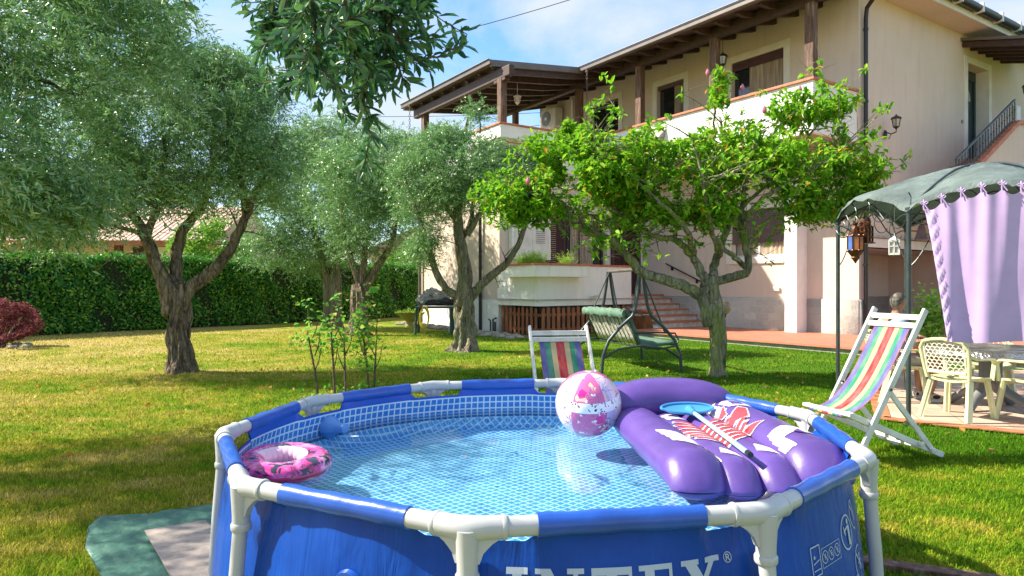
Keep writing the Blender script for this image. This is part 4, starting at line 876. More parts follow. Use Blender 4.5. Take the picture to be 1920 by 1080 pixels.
def mz(x, y):
    global x_ph
    best = .02; s = max(0, y/LEN)
    for x0, r in TUB:
        x_ph = x0; h = hh_(s, r); d = (x-x0)/ww_(s, r)
        if abs(d) < 1: best = max(best, zc(x0, r, s)-.055*max(0, 1-s/.11)**1.5+h*math.sqrt(1-d*d))
    return best
def decal(name, m, poly, off=.004, step=.012):
    "polygon in the mattress plan, draped over the tubes as a fine grid"
    poly = np.array(poly); x0, y0 = poly.min(0); x1, y1 = poly.max(0); mb = MB(); nx = int((x1-x0)/step)+1; ny = int((y1-y0)/step)+1
    def inside(x, y):
        c = False; n = len(poly)
        for i in range(n):
            (a, b), (d, e) = poly[i], poly[i-1]
            if (b > y) != (e > y) and x < (d-a)*(y-b)/(e-b)+a: c = not c
        return c
    V = {}; L_ = []; F = []
    def vid(i, j):
        if (i, j) not in V: x, y = x0+i*step, y0+j*step; V[(i, j)] = len(L_); L_.append((x, y, mz(x, y)+off))
        return V[(i, j)]
    for i in range(nx):
        for j in range(ny):
            if inside(x0+(i+.5)*step, y0+(j+.5)*step): F.append((vid(i, j), vid(i+1, j), vid(i+1, j+1), vid(i, j+1)))
    if F: mb.add(L_, F); mb.build(name, m, mat_, smooth=True)
W_, R_ = M['decalw'], M['decalr']; st = .006
for pts in ([(.15, .14), (.20, .13), (.20, .27), (.28, .31), (.37, .25), (.35, .38), (.26, .43), (.17, .38), (.155, .27)],           # large claw on the right bolster
            [(.05, .22), (.13, .14), (.13, .25), (.08, .34)], [(-.12, .22), (-.05, .14), (-.05, .22), (-.10, .30)],
            [(-.19, .17), (-.155, .12), (-.15, .36), (-.20, .30)], [(-.32, .30), (-.22, .22), (-.205, .32), (-.25, .48), (-.34, .55)],
            [(.22, 1.02), (.34, .98), (.36, 1.12), (.27, 1.22), (.20, 1.14)], [(.16, .95), (.20, 1.0), (.18, 1.16), (.24, 1.26), (.15, 1.2), (.13, 1.05)],
            [(-.14, 1.0), (-.02, .98), (-.05, 1.12), (-.15, 1.14)]):
    decal('white_print', W_, pts, .003, st)
decal('purple_print', M['purple'], [(.26, .30), (.30, .25), (.30, .34)], .006, st); decal('purple_print', M['purple'], [(.25, 1.05), (.31, 1.03), (.31, 1.10), (.26, 1.15)], .006, st)
bones = []
for k in range(7):
    y = .46+.066*k; h = .034; w = .19-.018*abs(k-3); bones.append([(-w, y+.05), (-w*.5, y), (0, y-.01), (w*.6, y+.01), (w*1.1, y+.07), (w*1.0, y+.07+h*.7), (w*.5, y+h), (0, y+h*.9), (-w*.5, y+h), (-w*.95, y+.05+h*.6)])
for b in bones:
    b = np.array(b); c = b.mean(0); decal('white_print', W_, c+(b-c)*[1.06, 1.45], .004, st); decal('red_print', R_, b, .006, st)
for f in ([(.12, .80), (.22, .74), (.27, .90), (.25, .96)], [(.11, .96), (.17, .93), (.20, 1.06), (.16, 1.0)], [(.11, .56), (.16, .54), (.23, .58), (.15, .62)]):
    f = np.array(f); c = f.mean(0); decal('white_print', W_, c+(f-c)*1.22, .004, st); decal('red_print', R_, f, .006, st)
mat_.location = AM; mat_.rotation_euler = (0, 0, ANG)
# ------------------------------------------------------------------ skimmer net lying on the mattress
cA, sA = math.cos(ANG), math.sin(ANG)
def am(x, y, z): return np.array([AM[0]+x*cA-y*sA, AM[1]+x*sA+y*cA, AM[2]+z])
net = empty('skimmer_net', am(0, 1.1, .2), 'light blue leaf skimmer net lying along the purple air mattress', 'net')
mb = MB(); V = []; 
loop = [am(.0+.155*math.cos(t)*(1 if math.sin(t) > -.2 else .92), 1.10+.055*math.sin(t), .160+.02*math.sin(t)) for t in np.linspace(0, 2*math.pi, 36, endpoint=False)]
mb.tube(loop, .009, 8, closed=True); mb.build('rim', M['net'], net, smooth='auto')
mb = MB(); mb.add([q-[0, 0, .0] for q in loop]+[am(.0, 1.10, .145)], [(i, (i+1) % 36, 36) for i in range(36)]); mb.build('mesh', M['net'], net, smooth=True)
mb = MB(); mb.tube([am(.0, 1.06, .155), am(-.003, 1.00, .157), am(-.005, .95, .157)], [.03, .02, .017], 12); mb.build('socket', M['net'], net, smooth='auto')
mb = MB(); mb.tube([am(-.004, .97, .157), am(-.035, .10, .135)], .0125, 12); mb.build('pole', M['pole'], net, smooth='auto')
mb = MB(); mb.tube([am(-.0341, .125, .1358), am(-.0355, .085, .1347)], .0138, 12); mb.build('end_cap', M['black'], net, smooth='auto')
# ------------------------------------------------------------------ ground sheet, mat, boards
def sheet(name, poly, z, m, label, cat, amp=.008, step=.025, foldseed=0):
    poly = np.array([(p[0], p[1]) for p in poly]); x0, y0 = poly.min(0); x1, y1 = poly.max(0)
    from mathutils.geometry import delaunay_2d_cdt
    pts = [Vector(p) for p in poly]; n = len(pts); E_ = [(i, (i+1) % n) for i in range(n)]; g = []
    def ins(x, y):
        c = False
        for i in range(n):
            (a, b), (d, e) = poly[i], poly[i-1]
            if (b > y) != (e > y) and x < (d-a)*(y-b)/(e-b)+a: c = not c
        return c
    for x in np.arange(x0, x1, step):
        for y in np.arange(y0, y1, step):
            if ins(x, y): g.append(Vector((x+rng.normal(0, .004), y+rng.normal(0, .004))))
    vo, eo, fo = delaunay_2d_cdt(pts+g, E_, [], 1, 1e-6)[:3]; mb = MB()
    V = [(v.x, v.y, z+amp*(1+math.sin(v.x*9+v.y*21+foldseed)*.5+math.sin(v.x*31-v.y*13)*.3+math.sin(v.y*47+v.x*5)*.3+.3*math.sin(v.x*70+v.y*60))) for v in vo]; mb.add(V, [tuple(f) for f in fo])
    return simple(name, mb, m, label, cat, smooth=True)
M['tarp'] = mat('green tarpaulin', (.06, .165, .125), .45, .12, 9, .5, 16, .02, dirt=(.12, .24, .185), dscale=5)
M['mat'] = mat('grey brown underlay felt', (.33, .285, .255), .95, .1, 30, .3, 160, .002)
sheet('ground_sheet', [gnd(415, 955), gnd(330, 965), gnd(290, 975), gnd(190, 978), gnd(165, 1000), gnd(160, 1040), gnd(190, 1100), (-1.9, 2.6, 0), (-1.2, 2.2, 0), (1.1, 1.9, 0), (1.2, 3.0, 0), (-.8, 4.2, 0)], .030, M['tarp'], 'crumpled green tarpaulin spread on the grass under the left side of the pool', 'tarpaulin', .010)
sheet('underlay_mat', [gnd(270, 1012), gnd(385, 992), (-1.2, 3.3, 0), (-.9, 2.2, 0), gnd(340, 1140)], .052, M['mat'], 'flat grey brown felt mat on top of the green tarpaulin', 'mat', .003, .04)
mb = MB(); p = gnd(1650, 1062); q = gnd(1760, 1090); mb.bar(p+[-.3, .10, .02], q+[.3, -.07, .02], .09, .04); simple('wooden_board', mb, M['postwood'], 'weathered board lying on the grass beside the right leg of the pool', 'board', bevel=.004)
# ------------------------------------------------------------------ deck chairs
def slingmat():
    t = NT('striped canvas'); uv = t.n('ShaderNodeTexCoord').outputs['UV']; s = t.n('ShaderNodeSeparateXYZ'); t.l(uv, s.inputs[0])
    q = t.n('ShaderNodeValToRGB'); q.color_ramp.interpolation = 'CONSTANT'; e = q.color_ramp.elements
    B_, G_, Y_, R_2 = (.13, .13, .36), (.045, .27, .17), (.62, .46, .26), (.60, .045, .055)
    st = [(0, (.45, .06, .08)), (.015, B_), (.15, G_), (.28, Y_), (.40, R_2), (.60, Y_), (.72, G_), (.85, B_), (.985, (.45, .06, .08))]
    while len(e) < len(st): e.new(.5)
    for i, (p, c) in enumerate(st): e[i].position = p; e[i].color = (*c, 1)
    t.l(s.outputs[0], q.inputs[0]); n = t.noise(uv, 7, 4, .6); col = t.mix(t.ramp(n, (.4, (0, 0, 0)), (.8, (.35,)*3)), q.outputs[0], (.6, .55, .5))
    p = t.pbr(col, .9, 0, t.bump(t.noise(uv, 5, 3, .5, .5), .15, .02), out=False, spec=.1); tr = t.n('ShaderNodeBsdfTranslucent'); t.l(col, tr.inputs[0]); m = t.n('ShaderNodeMixShader'); m.inputs[0].default_value = .22
    t.l(p, m.inputs[1]); t.l(tr.outputs[0], m.inputs[2]); t.l(m.outputs[0], t.out.inputs[0]); return t.m
M['sling'] = slingmat()
def deckchair(loc, rz, label, top=1.21, run=.70, wid=.56, seat=(.74, .43)):
    "local x points to the rear; the long frame runs from its front feet (x=-run) up to the top (x=0)"
    t = empty('deck_chair', loc, label, 'deck chair', 'striped deck chairs round the pool'); w = wid/2; m = M['chairwhite']
    F0, F1 = (-run, 0), (0, top)                 # long frame, side view x,z
    G0, G1 = (.245, 0.03), (-seat[0], seat[1])   # seat frame from the rear foot to the front bar
    for sg in (-1, 1):
        mb = MB(); y = sg*w; mb.bar((F0[0], y, F0[1]), (F1[0]+.02, y, F1[1]+.03), .026, .052); mb.build('side_rail', m, t, bevel=.006)
        mb = MB(); y = sg*(w-.035); mb.bar((G0[0], y, G0[1]), (G1[0], y, G1[1]), .026, .05); mb.build('seat_rail', m, t, bevel=.006)
        mb = MB(); y = sg*(w-.0); q = .50; mb.bar((F0[0]*(1-q), y*.93, top*q), (.10, y*.93, .10), .022, .045); mb.build('strut', m, t, bevel=.006)
        mb = MB(); q = .50; mb.tube([(F0[0]*(1-q), sg*(w+.022), top*q), (F0[0]*(1-q), sg*(w-.03), top*q)], .012, 10); mb.build('bolt', M['steel'], t)
    for z, a in ((.97, F1), (.915, F1)):
        mb = MB(); mb.bar((F0[0]*(1-z), -w, top*z), (F0[0]*(1-z), w, top*z), .030, .045); mb.build('cross_bar', m, t, bevel=.005)
    for (x, z, nm) in ((G1[0], G1[1], 'front_bar'), (.10, .09, 'rear_bar'), (-.02, .15, 'rear_bar'), (-.63*run-.15, .12, 'foot_bar')):
        mb = MB(); mb.bar((x, -w-.01, z), (x, w+.01, z), .045, .03); mb.build(nm, m, t, bevel=.005)
    n = 26; V = []; UV = []; x0, z0 = F0[0]*.075-.0, top*.925; x1, z1 = G1[0], G1[1]+.0
    ww = w-.075
    for i in range(n+1):
        s = i/n; x = x0+(x1-x0)*s; z = z0+(z1-z0)*s-.18*math.sin(math.pi*s)*(.4+.6*s)-.02; 
        for j in range(9): V.append((x+.03*math.sin(math.pi*s)-.0, -ww+2*ww*j/8, z-.012*math.cos((j/4-1)*1.57)*math.sin(math.pi*s))); UV.append((j/8, s))
    for k, (x, z) in enumerate(((x1-.028, z1-.01), (x1-.02, z1-.035), (x1+.10, z1-.055))):
        for j in range(9): V.append((x, -ww+2*ww*j/8, z)); UV.append((j/8, 1+.03*k))
    F = np.array([(i*9+j, i*9+j+1, (i+1)*9+j+1, (i+1)*9+j) for i in range(n+3) for j in range(8)])
    npmesh('sling', np.array(V), F, M['sling'], uv=np.array(UV), smooth=True).parent = t
    t.rotation_euler.z = rz; return t
def setloc(t, loc): t.location = loc
a = deckchair((0, 0, 0), 0, 'white striped canvas deck chair right of the pool, its crossed legs in view', top=1.23, run=.72, wid=.52)
Fv = np.array([-.955, -.295]); a.rotation_euler.z = math.atan2(.295, .955); a.location = (3.65-.955*.245-.09, 5.71-.295*.245+.26, 0)
b = deckchair((0, 0, 0), 0, 'white striped canvas deck chair behind the far pool edge, beside the beach ball', top=1.04, run=.72, wid=.55, seat=(.78, .40))
b.rotation_euler.z = R(98); b.location = (.44, 6.5, 0)
# ------------------------------------------------------------------ swing seat
sw = empty('swing_seat', (0, 0, 0), 'grey steel garden swing seat with a green cushion, seen from behind on the lawn', 'swing seat'); st_ = M['steel']
L_ = 2.1
for sy, nm in ((-1, 'side_frame'), (1, 'side_frame')):
    y = sy*L_/2; mb = MB()
    def leg(sg):
        return [(sg*.02, y*.98, 1.72), (sg*.05, y*.985, 1.45), (sg*.10, y*.99, 1.12), (sg*.16, y, .95), (sg*.36, y*1.0, .78), (sg*.56, y*1.0, .55), (sg*.66, y, .30), (sg*.68, y, .0)]
    for sg in (-1, 1): mb.tube(leg(sg), .028, 10)
    mb.tube([(-.64, y, .26), (-.4, y, .41), (0, y, .46), (.4, y, .41), (.64, y, .26)], .02, 8); mb.build(nm, st_, sw, smooth='auto')
mb = MB(); mb.tube([(0, -L_/2-.03, 1.68), (0, -L_/2+.02, 1.73), (0, L_/2-.02, 1.73), (0, L_/2+.03, 1.68)], .03, 12); mb.build('top_bar', M['gutter'], sw, smooth='auto')
SY = .82; BA = R(11)
def BR(x, y, z): return (x*math.cos(BA)-y*math.sin(BA)+.14, x*math.sin(BA)+y*math.cos(BA), z)
for sy in (-1, 1):
    y = sy*SY; mb = MB(); yb = sy*(L_/2-.10)
    mb.tube([(-.02, yb, 1.70), tuple(BR(-.42, y, .92))], .014, 8); mb.tube([(.02, yb, 1.70), tuple(BR(.20, y, .66))], .014, 8); mb.build('hanger', st_, sw, smooth='auto')
    mb = MB(); mb.tube([(-.55, y, 1.02), (-.44, y, .78), (-.30, y, .46), (-.18, y, .40), (.1, y, .38), (.42, y, .42), (.47, y, .52), (.40, y, .64), (.05, y, .66), (-.37, y, .66)], .016, 8); mb.build('seat_frame', st_, sw, smooth='auto')
mb = MB(); mb.tube([(-.55, -SY, 1.02), (-.55, SY, 1.02)], .016, 8); mb.tube([(-.26, -SY, .42), (-.26, SY, .42)], .016, 8); mb.tube([(.44, -SY, .43), (.44, SY, .43)], .016, 8); mb.build('seat_rails', st_, sw, smooth='auto')
mb = MB()
for i in range(11): y = -SY+.05+i*(2*SY-.1)/10; mb.tube([(-.555, y, 1.0), (-.45, y+.01, .76), (-.28, y, .43)], .006, 5)
mb.build('back_cords', M['black'], sw)
M['cush'] = mat('green swing cushion', (.11, .21, .155), .8, .15, 6, .6, 10, .03); M['cushback'] = mat('pale cushion underside', (.48, .47, .42), .85, .12, 6, .6, 10, .03)
def cushion(name, prof, y0, y1, th, m, ny=24):
    mb = MB(); prof = np.array(prof); d = np.gradient(prof, axis=0); nr = np.stack([-d[:, 1], d[:, 0]], 1); nr /= np.linalg.norm(nr, axis=1)[:, None]; n = len(prof); V = []
    for j in range(ny+1):
        y = y0+(y1-y0)*j/ny; k = .55+.45*math.sin(math.pi*min(1, min(j, ny-j)/2.5)/2); b = 1-.12*abs(math.sin(math.pi*3*j/ny))**6
        for i in range(n): e = k*b*(.5+.5*min(1, min(i, n-1-i)/1.5)); V.append((*(prof[i]+nr[i]*th*e+[0, 0]),)); V[-1] = (V[-1][0], y, V[-1][1]+.006*math.sin(y*23+i))
        for i in range(n): V.append((prof[i][0], y, prof[i][1]+.004*math.sin(y*31+i)))
    W2 = 2*n; F = []
    for j in range(ny):
        for i in range(n-1):
            F.append((j*W2+i, j*W2+i+1, (j+1)*W2+i+1, (j+1)*W2+i)); F.append((j*W2+n+i, (j+1)*W2+n+i, (j+1)*W2+n+i+1, j*W2+n+i+1))
        F.append((j*W2, (j+1)*W2, (j+1)*W2+n, j*W2+n)); F.append((j*W2+n-1, j*W2+2*n-1, (j+1)*W2+2*n-1, (j+1)*W2+n-1))
    for j in (0, ny):
        for i in range(n-1): F.append((j*W2+i, j*W2+n+i, j*W2+n+i+1, j*W2+i+1))
    mb.add(V, F); return mb.build(name, m, sw, smooth=True)
cushion('back_cushion', [(-.26, .48), (-.33, .60), (-.40, .75), (-.46, .88), (-.52, .98), (-.54, 1.05)], -SY+.03, SY-.03, -.10, M['cush'])
cushion('seat_cushion', [(-.26, .46), (-.1, .43), (.1, .42), (.3, .44), (.43, .46)], -SY+.03, SY-.03, .09, M['cush'])
cushion('cushion_back', [(-.295, .47), (-.35, .60), (-.43, .78), (-.50, .92)], -SY+.04, SY-.04, .012, M['cushback'])
mb = MB(); P = []; 
for j in range(25): P.append((-.575+.01*math.sin(j*1.7), -SY+j*2*SY/24, .985+.012*math.sin(j*2.3)))
mb.tube(P, [.034+.005*math.sin(j*1.1) for j in range(25)], 10, flat=1.9); mb.build('cushion_roll', M['cush'], sw, smooth='auto')
for o in S.collection.objects:
    if o.parent is sw and o.name.split('.')[0] in ('seat_frame', 'seat_rails', 'back_cords', 'back_cushion', 'seat_cushion', 'cushion_back', 'cushion_roll'): o.rotation_euler.z = BA; o.location = (.14, 0, 0)
sw.location = (2.02, 12.35, 0); sw.rotation_euler.z = R(7)
# ------------------------------------------------------------------ gazebo
GC = np.array([5.42, 7.88]); GR = 1.50; GT = 2.25
p1 = np.array([4.13, 7.12]); g0 = math.atan2(p1[1]-GC[1], p1[0]-GC[0])
def gp(k, r=GR, z=0.): a = g0-k*math.pi/3; return np.array([GC[0]+r*math.cos(a), GC[1]+r*math.sin(a), z])
gz = empty('gazebo', (GC[0], GC[1], 0), 'six sided iron garden gazebo with scrolled arches and a grey green cloth roof', 'gazebo')
GP = [gp(k) for k in range(6)]
GP[0] = np.array([4.13, 7.12, 0]); GP[1] = np.array([4.10, 8.60, 0])
for k in range(6):
    mb = MB(); P = GP[k]; mb.tube([P, P+[0, 0, GT]], .024, 12); mb.tube([P+[0, 0, GT-.02], P+[0, 0, GT+.02]], .034, 12); mb.tube([P, P+[0, 0, .012]], .06, 12); mb.build('post', st_, gz, smooth='auto')
def archz(t): return GT+.21*math.sin(math.pi*t)**.9
def arch(p, q, off=0., n=20, out=0.):
    c = np.array([GC[0], GC[1], 0]); R_ = []
    for t in np.linspace(0, 1, n):
        b = p+(q-p)*t; o = (b-c); o[2] = 0; o /= np.linalg.norm(o); R_.append(b+o*(out*math.sin(math.pi*t))+[0, 0, archz(t)+off])
    return R_
M['yellowgreen'] = mat('yellow green arch tube', (.40, .42, .20), .5, .3, 12, .05)
for k in range(6):
    p, q = GP[k], GP[(k+1) % 6]; mb = MB(); mb.tube(arch(p, q, 0, out=.10), .017, 8, flat=.8); mb.build('arch', M['yellowgreen'] if k == 5 else st_, gz, smooth='auto')
    mb = MB(); A1 = arch(p, q, 0, 40, out=.10)
    low = [p+(q-p)*t+[0, 0, GT-.06+.20*math.sin(math.pi*t)-.18*math.sin(math.pi*t*2)**2] for t in np.linspace(0, 1, 40)]
    mb.tube(low, .008, 6)
    for t0 in (.12, .30, .5, .7, .88):
        i = int(t0*39); c0 = A1[i]; s = 1 if t0 < .5 else -1
        d = (q-p)/np.linalg.norm(q-p); mb.tube([c0+d*s*(.16*math.sin(a))+[0, 0, -.13+.13*math.cos(a)] for a in np.linspace(0, 4.2, 14)], .006, 5)
    mb.build('scrollwork', st_, gz)
    mb = MB(); P = GP[k]; inn = np.array([GC[0], GC[1], 0])-P; inn /= np.linalg.norm(inn)
    for dd in ((q-p)/np.linalg.norm(q-p),):
        mb.tube([P+[0, 0, GT-.55]]+[P+dd*(.32*s)+[0, 0, GT-.55+.5*s**1.6] for s in np.linspace(.1, 1, 8)], .007, 5)
    mb.tube([P+inn*.03+[0, 0, GT+.02], P+inn*.04+[0, 0, GT+.14], P+inn*.0+[0, 0, GT+.18]], .007, 5); mb.build('scroll_brace', st_, gz)
for k in range(6):
    mb = MB(); P = gp(k, GR, GT); mb.tube([GP[k]+[0, 0, GT]]+[np.array([GC[0]+(GP[k][0]-GC[0])*(1-s), GC[1]+(GP[k][1]-GC[1])*(1-s), GT+.60*math.sin(s*math.pi/2)]) for s in np.linspace(.1, 1, 8)], .013, 8); mb.build('roof_rib', st_, gz, smooth='auto')
def shadecloth():
    t = NT('grey green shade cloth'); o = t.obj(); n = t.noise(t.mapp(o, (1, 6, 1)), 5, 5, .7, .6); n2 = t.noise(o, 2.2, 3)
    col = t.mix(t.ramp(n2, (.35, (0, 0, 0)), (.7, (1, 1, 1))), (.095, .125, .125), (.20, .26, .25)); col = t.mix(t.ramp(n, (.45, (0, 0, 0)), (.75, (.5,)*3)), col, (.045, .07, .08))
    p = t.pbr(col, .7, 0, t.bump(n, .8, .03), out=False, spec=.3); tr = t.n('ShaderNodeBsdfTranslucent'); tr.inputs[0].default_value = (.05, .09, .08, 1)
    m = t.n('ShaderNodeMixShader'); m.inputs[0].default_value = .12; t.l(p, m.inputs[1]); t.l(tr.outputs[0], m.inputs[2]); t.l(m.outputs[0], t.out.inputs[0]); return t.m
M['shade'] = shadecloth(); V = []; nR, nT = 16, 96
for i in range(nR+1):
    f = i/nR
    for j in range(nT):
        kk = j/(nT/6); k = int(kk); t = kk-k; p, q = GP[k], GP[(k+1) % 6]; c = np.array([GC[0], GC[1], 0]); b = p+(q-p)*t; o = b-c; ln = np.linalg.norm(o); o /= ln
        e = b+o*(.10*math.sin(math.pi*t)+.02); ze = archz(t)+.02
        xy = c+(e-c)*f*1.0; z = ze*f**1.3+(GT+.62)*(1-f**1.3)-.05*math.sin(math.pi*f)*(1-abs(math.cos(math.pi*t)))*.6+.06*math.sin(math.pi*f)*0
        z = (GT+.62)+(ze-(GT+.62))*(f**1.35)+.008*math.sin(j*2.7+i)+.006*math.sin(j*5.1)*f
        V.append((xy[0], xy[1], z))
for j in range(nT): x, y, z = V[nR*nT+j]; V.append((x+(x-GC[0])*.012, y+(y-GC[1])*.012, z-.045-.015*math.sin(j*1.9)))
F = [(i*nT+j, i*nT+(j+1) % nT, (i+1)*nT+(j+1) % nT, (i+1)*nT+j) for i in range(nR+1) for j in range(nT)]
npmesh('cloth_roof', np.array(V), np.array(F), M['shade'], parent=gz, smooth=True)
# lilac curtain under the near arch
p, q = GP[0], GP[5]; d = (q-p)/np.linalg.norm(q-p); nn = np.array([d[1], -d[0], 0]); nn *= np.sign(-nn[1]) or 1
cu = empty('curtain', p+d*.1+[0, 0, 2.0], 'lilac curtain tied with small bows to the near arch of the gazebo', 'curtain'); nx, nz_ = 110, 30; V = []
tops = []
for i in range(nx+1):
    s = i/nx; t = .09+.86*s
    tie = abs(math.sin(math.pi*(s*8)))                                   # sags a little between its ties
    for j in range(nz_+1):
        w = j/nz_; left = .20*w**.85*(1-s)**3
        zt = archz(t)-.07-.05*tie+.0*s; zb = .90-.015*math.sin(s*7)
        z = zt+(zb-zt)*w; f = .040*(.25+.75*w)*math.sin(s*15+1.2*math.sin(s*4)+w*1.0)+.03*w*math.sin(s*7+1)+.008*math.sin(s*50+w*3)*(1-w)
        if s < .07: f += .012*math.sin(w*60+s*90)
        b = p+d*(1.50*(t)+left*1.0)+nn*(.05+f+.10*math.sin(math.pi*t)*(1-w)); V.append((b[0], b[1], z))
    tops.append(V[-(nz_+1)])
F = [(i*(nz_+1)+j, (i+1)*(nz_+1)+j, (i+1)*(nz_+1)+j+1, i*(nz_+1)+j+1) for i in range(nx) for j in range(nz_)]
npmesh('cloth', np.array(V), np.array(F), M['lilac'], parent=cu, smooth=True)
for s in (0.0, .125, .25, .375, .5, .625, .75, .875, 1.0):
    c = np.array(tops[int(s*nx)]); mb = MB()
    mb.tube([c-[0, 0, .0], c+[0, 0, .09]], .010, 6); c2 = c+nn*.02+[0, 0, .05]
    for sg in (-1, 1):
        mb.tube([c2, c2+d*sg*.02+[0, 0, .018], c2+d*sg*.035+[0, 0, .005], c2+d*sg*.02-[0, 0, .01], c2], .006, 5); mb.tube([c2, c2+d*(sg*.012+.006)-[0, 0, .035], c2+d*(sg*.02+.02)-[0, 0, .07]], .006, 5)
    mb.build('bow', M['lilac'], cu)
# hanging lanterns
def hang(mb, c, top): mb.tube([c, (c[0], c[1], top)], .003, 5)
c = at(1604, 457, 8.0); t = empty('hanging_lantern', c, 'pierced copper lantern with coloured glass hanging from the gazebo, lowest of the hanging lanterns', 'lantern', 'lanterns hung from the gazebo')
mb = MB(); mb.lathe(c, [(.012, .25), (.03, .235), (.02, .21), (.045, .17), (.05, .13), (.09, .10), (.095, .085)], 8); mb.lathe(c, [(.095, -.075), (.085, -.10), (.045, -.15), (.05, -.165), (.03, -.19), (.005, -.23)], 8)
for k in range(8): a = k*math.pi/4; x, y = c[0]+.088*math.cos(a), c[1]+.088*math.sin(a); mb.bar((x, y, c[2]-.08), (x, y, c[2]+.09), .012, .012, (1, 0, 0)); mb.ball((x, y, c[2]+.095), .014, 6, 4); mb.ball((x, y, c[2]-.08), .014, 6, 4)
hang(mb, c+[0, 0, .25], 2.3); mb.build('frame', M['brass'], t)
for k in range(8):
    a = (k+.5)*math.pi/4; mb = MB(); o = np.array([math.cos(a), math.sin(a), 0]); s = np.array([-o[1], o[0], 0]); mb.box(c+o*.078, (.01, .055, .16), a); mb.build('glass_pane', M['blueglass' if k % 3 == 1 else 'amber'], t)
c = at(1621, 440, 8.1); t = empty('hanging_lantern', c, 'square wicker and copper lantern hanging just above the pierced one', 'lantern', 'lanterns hung from the gazebo')
mb = MB()
for i, z in enumerate((-.09, -.03, .03, .09)):
    for j in range(4): a = j*math.pi/2+.5; o = np.array([math.cos(a), math.sin(a), 0]); mb.box(c+o*.066+[0, 0, z], (.02, .12, .014), a)
for j in range(4):
    for w in (-.5, 0, .5): a = j*math.pi/2+.5; o = np.array([math.cos(a), math.sin(a), 0]); s = np.array([-o[1], o[0], 0]); mb.box(c+o*.066+s*w*.11, (.014, .014, .2), a)
mb.box(c-[0, 0, .10], (.17, .17, .012), .5); hang(mb, c+[0, 0, .1], 2.4); mb.build('frame', M['brass'], t)
mb = MB(); mb.box(c, (.10, .10, .17), .5); mb.build('glass', M['amber'], t)
mb = MB(); mb.ball(c+[0, 0, .14], (.075, .075, .06), 12, 8); mb.V[0] += rng.normal(0, .008, mb.V[0].shape); mb.build('twig_top', M['wicker'], t)
c = at(1677, 464, 7.75); t = empty('hanging_lantern', c, 'small white metal lantern hanging beside the nearest gazebo post', 'lantern', 'lanterns hung from the gazebo')
mb = MB(); a = -.55
for (dx, dz, w, h) in ((0, .075, .11, .02), (0, -.075, .11, .02), (-.05, 0, .014, .15), (.05, 0, .014, .15), (0, .012, .10, .01), (.0, 0, .01, .15)):
    for r_ in range(4):
        aa = a+r_*math.pi/2; o = np.array([math.cos(aa), math.sin(aa), 0]); s = np.array([-o[1], o[0], 0]); mb.box(c+o*.052+s*dx+[0, 0, dz], (.008, w, h), aa)
mb.lathe(c+[0, 0, .085], [(.075, 0), (.03, .025), (.012, .04)], 4); hang(mb, c+[0, 0, .12], 2.35); mb.build('frame', M['white'], t)
mb = MB(); mb.box(c, (.09, .09, .14), a); mb.build('glass', M['glass2'], t)
c = at(1728, 440, 7.9); mb = MB(); mb.lathe(c, [(.01, .13), (.03, .10), (.05, .02), (.075, -.06), (.06, -.065)], 12); hang(mb, c+[0, 0, .1], 2.4); simple('hanging_bell', mb, mat('dusty pink glass', (.38, .22, .28), .3, .2, 8, .1), 'dusty pink bell shaped ornament half hidden by the curtain edge', 'ornament', smooth='auto')
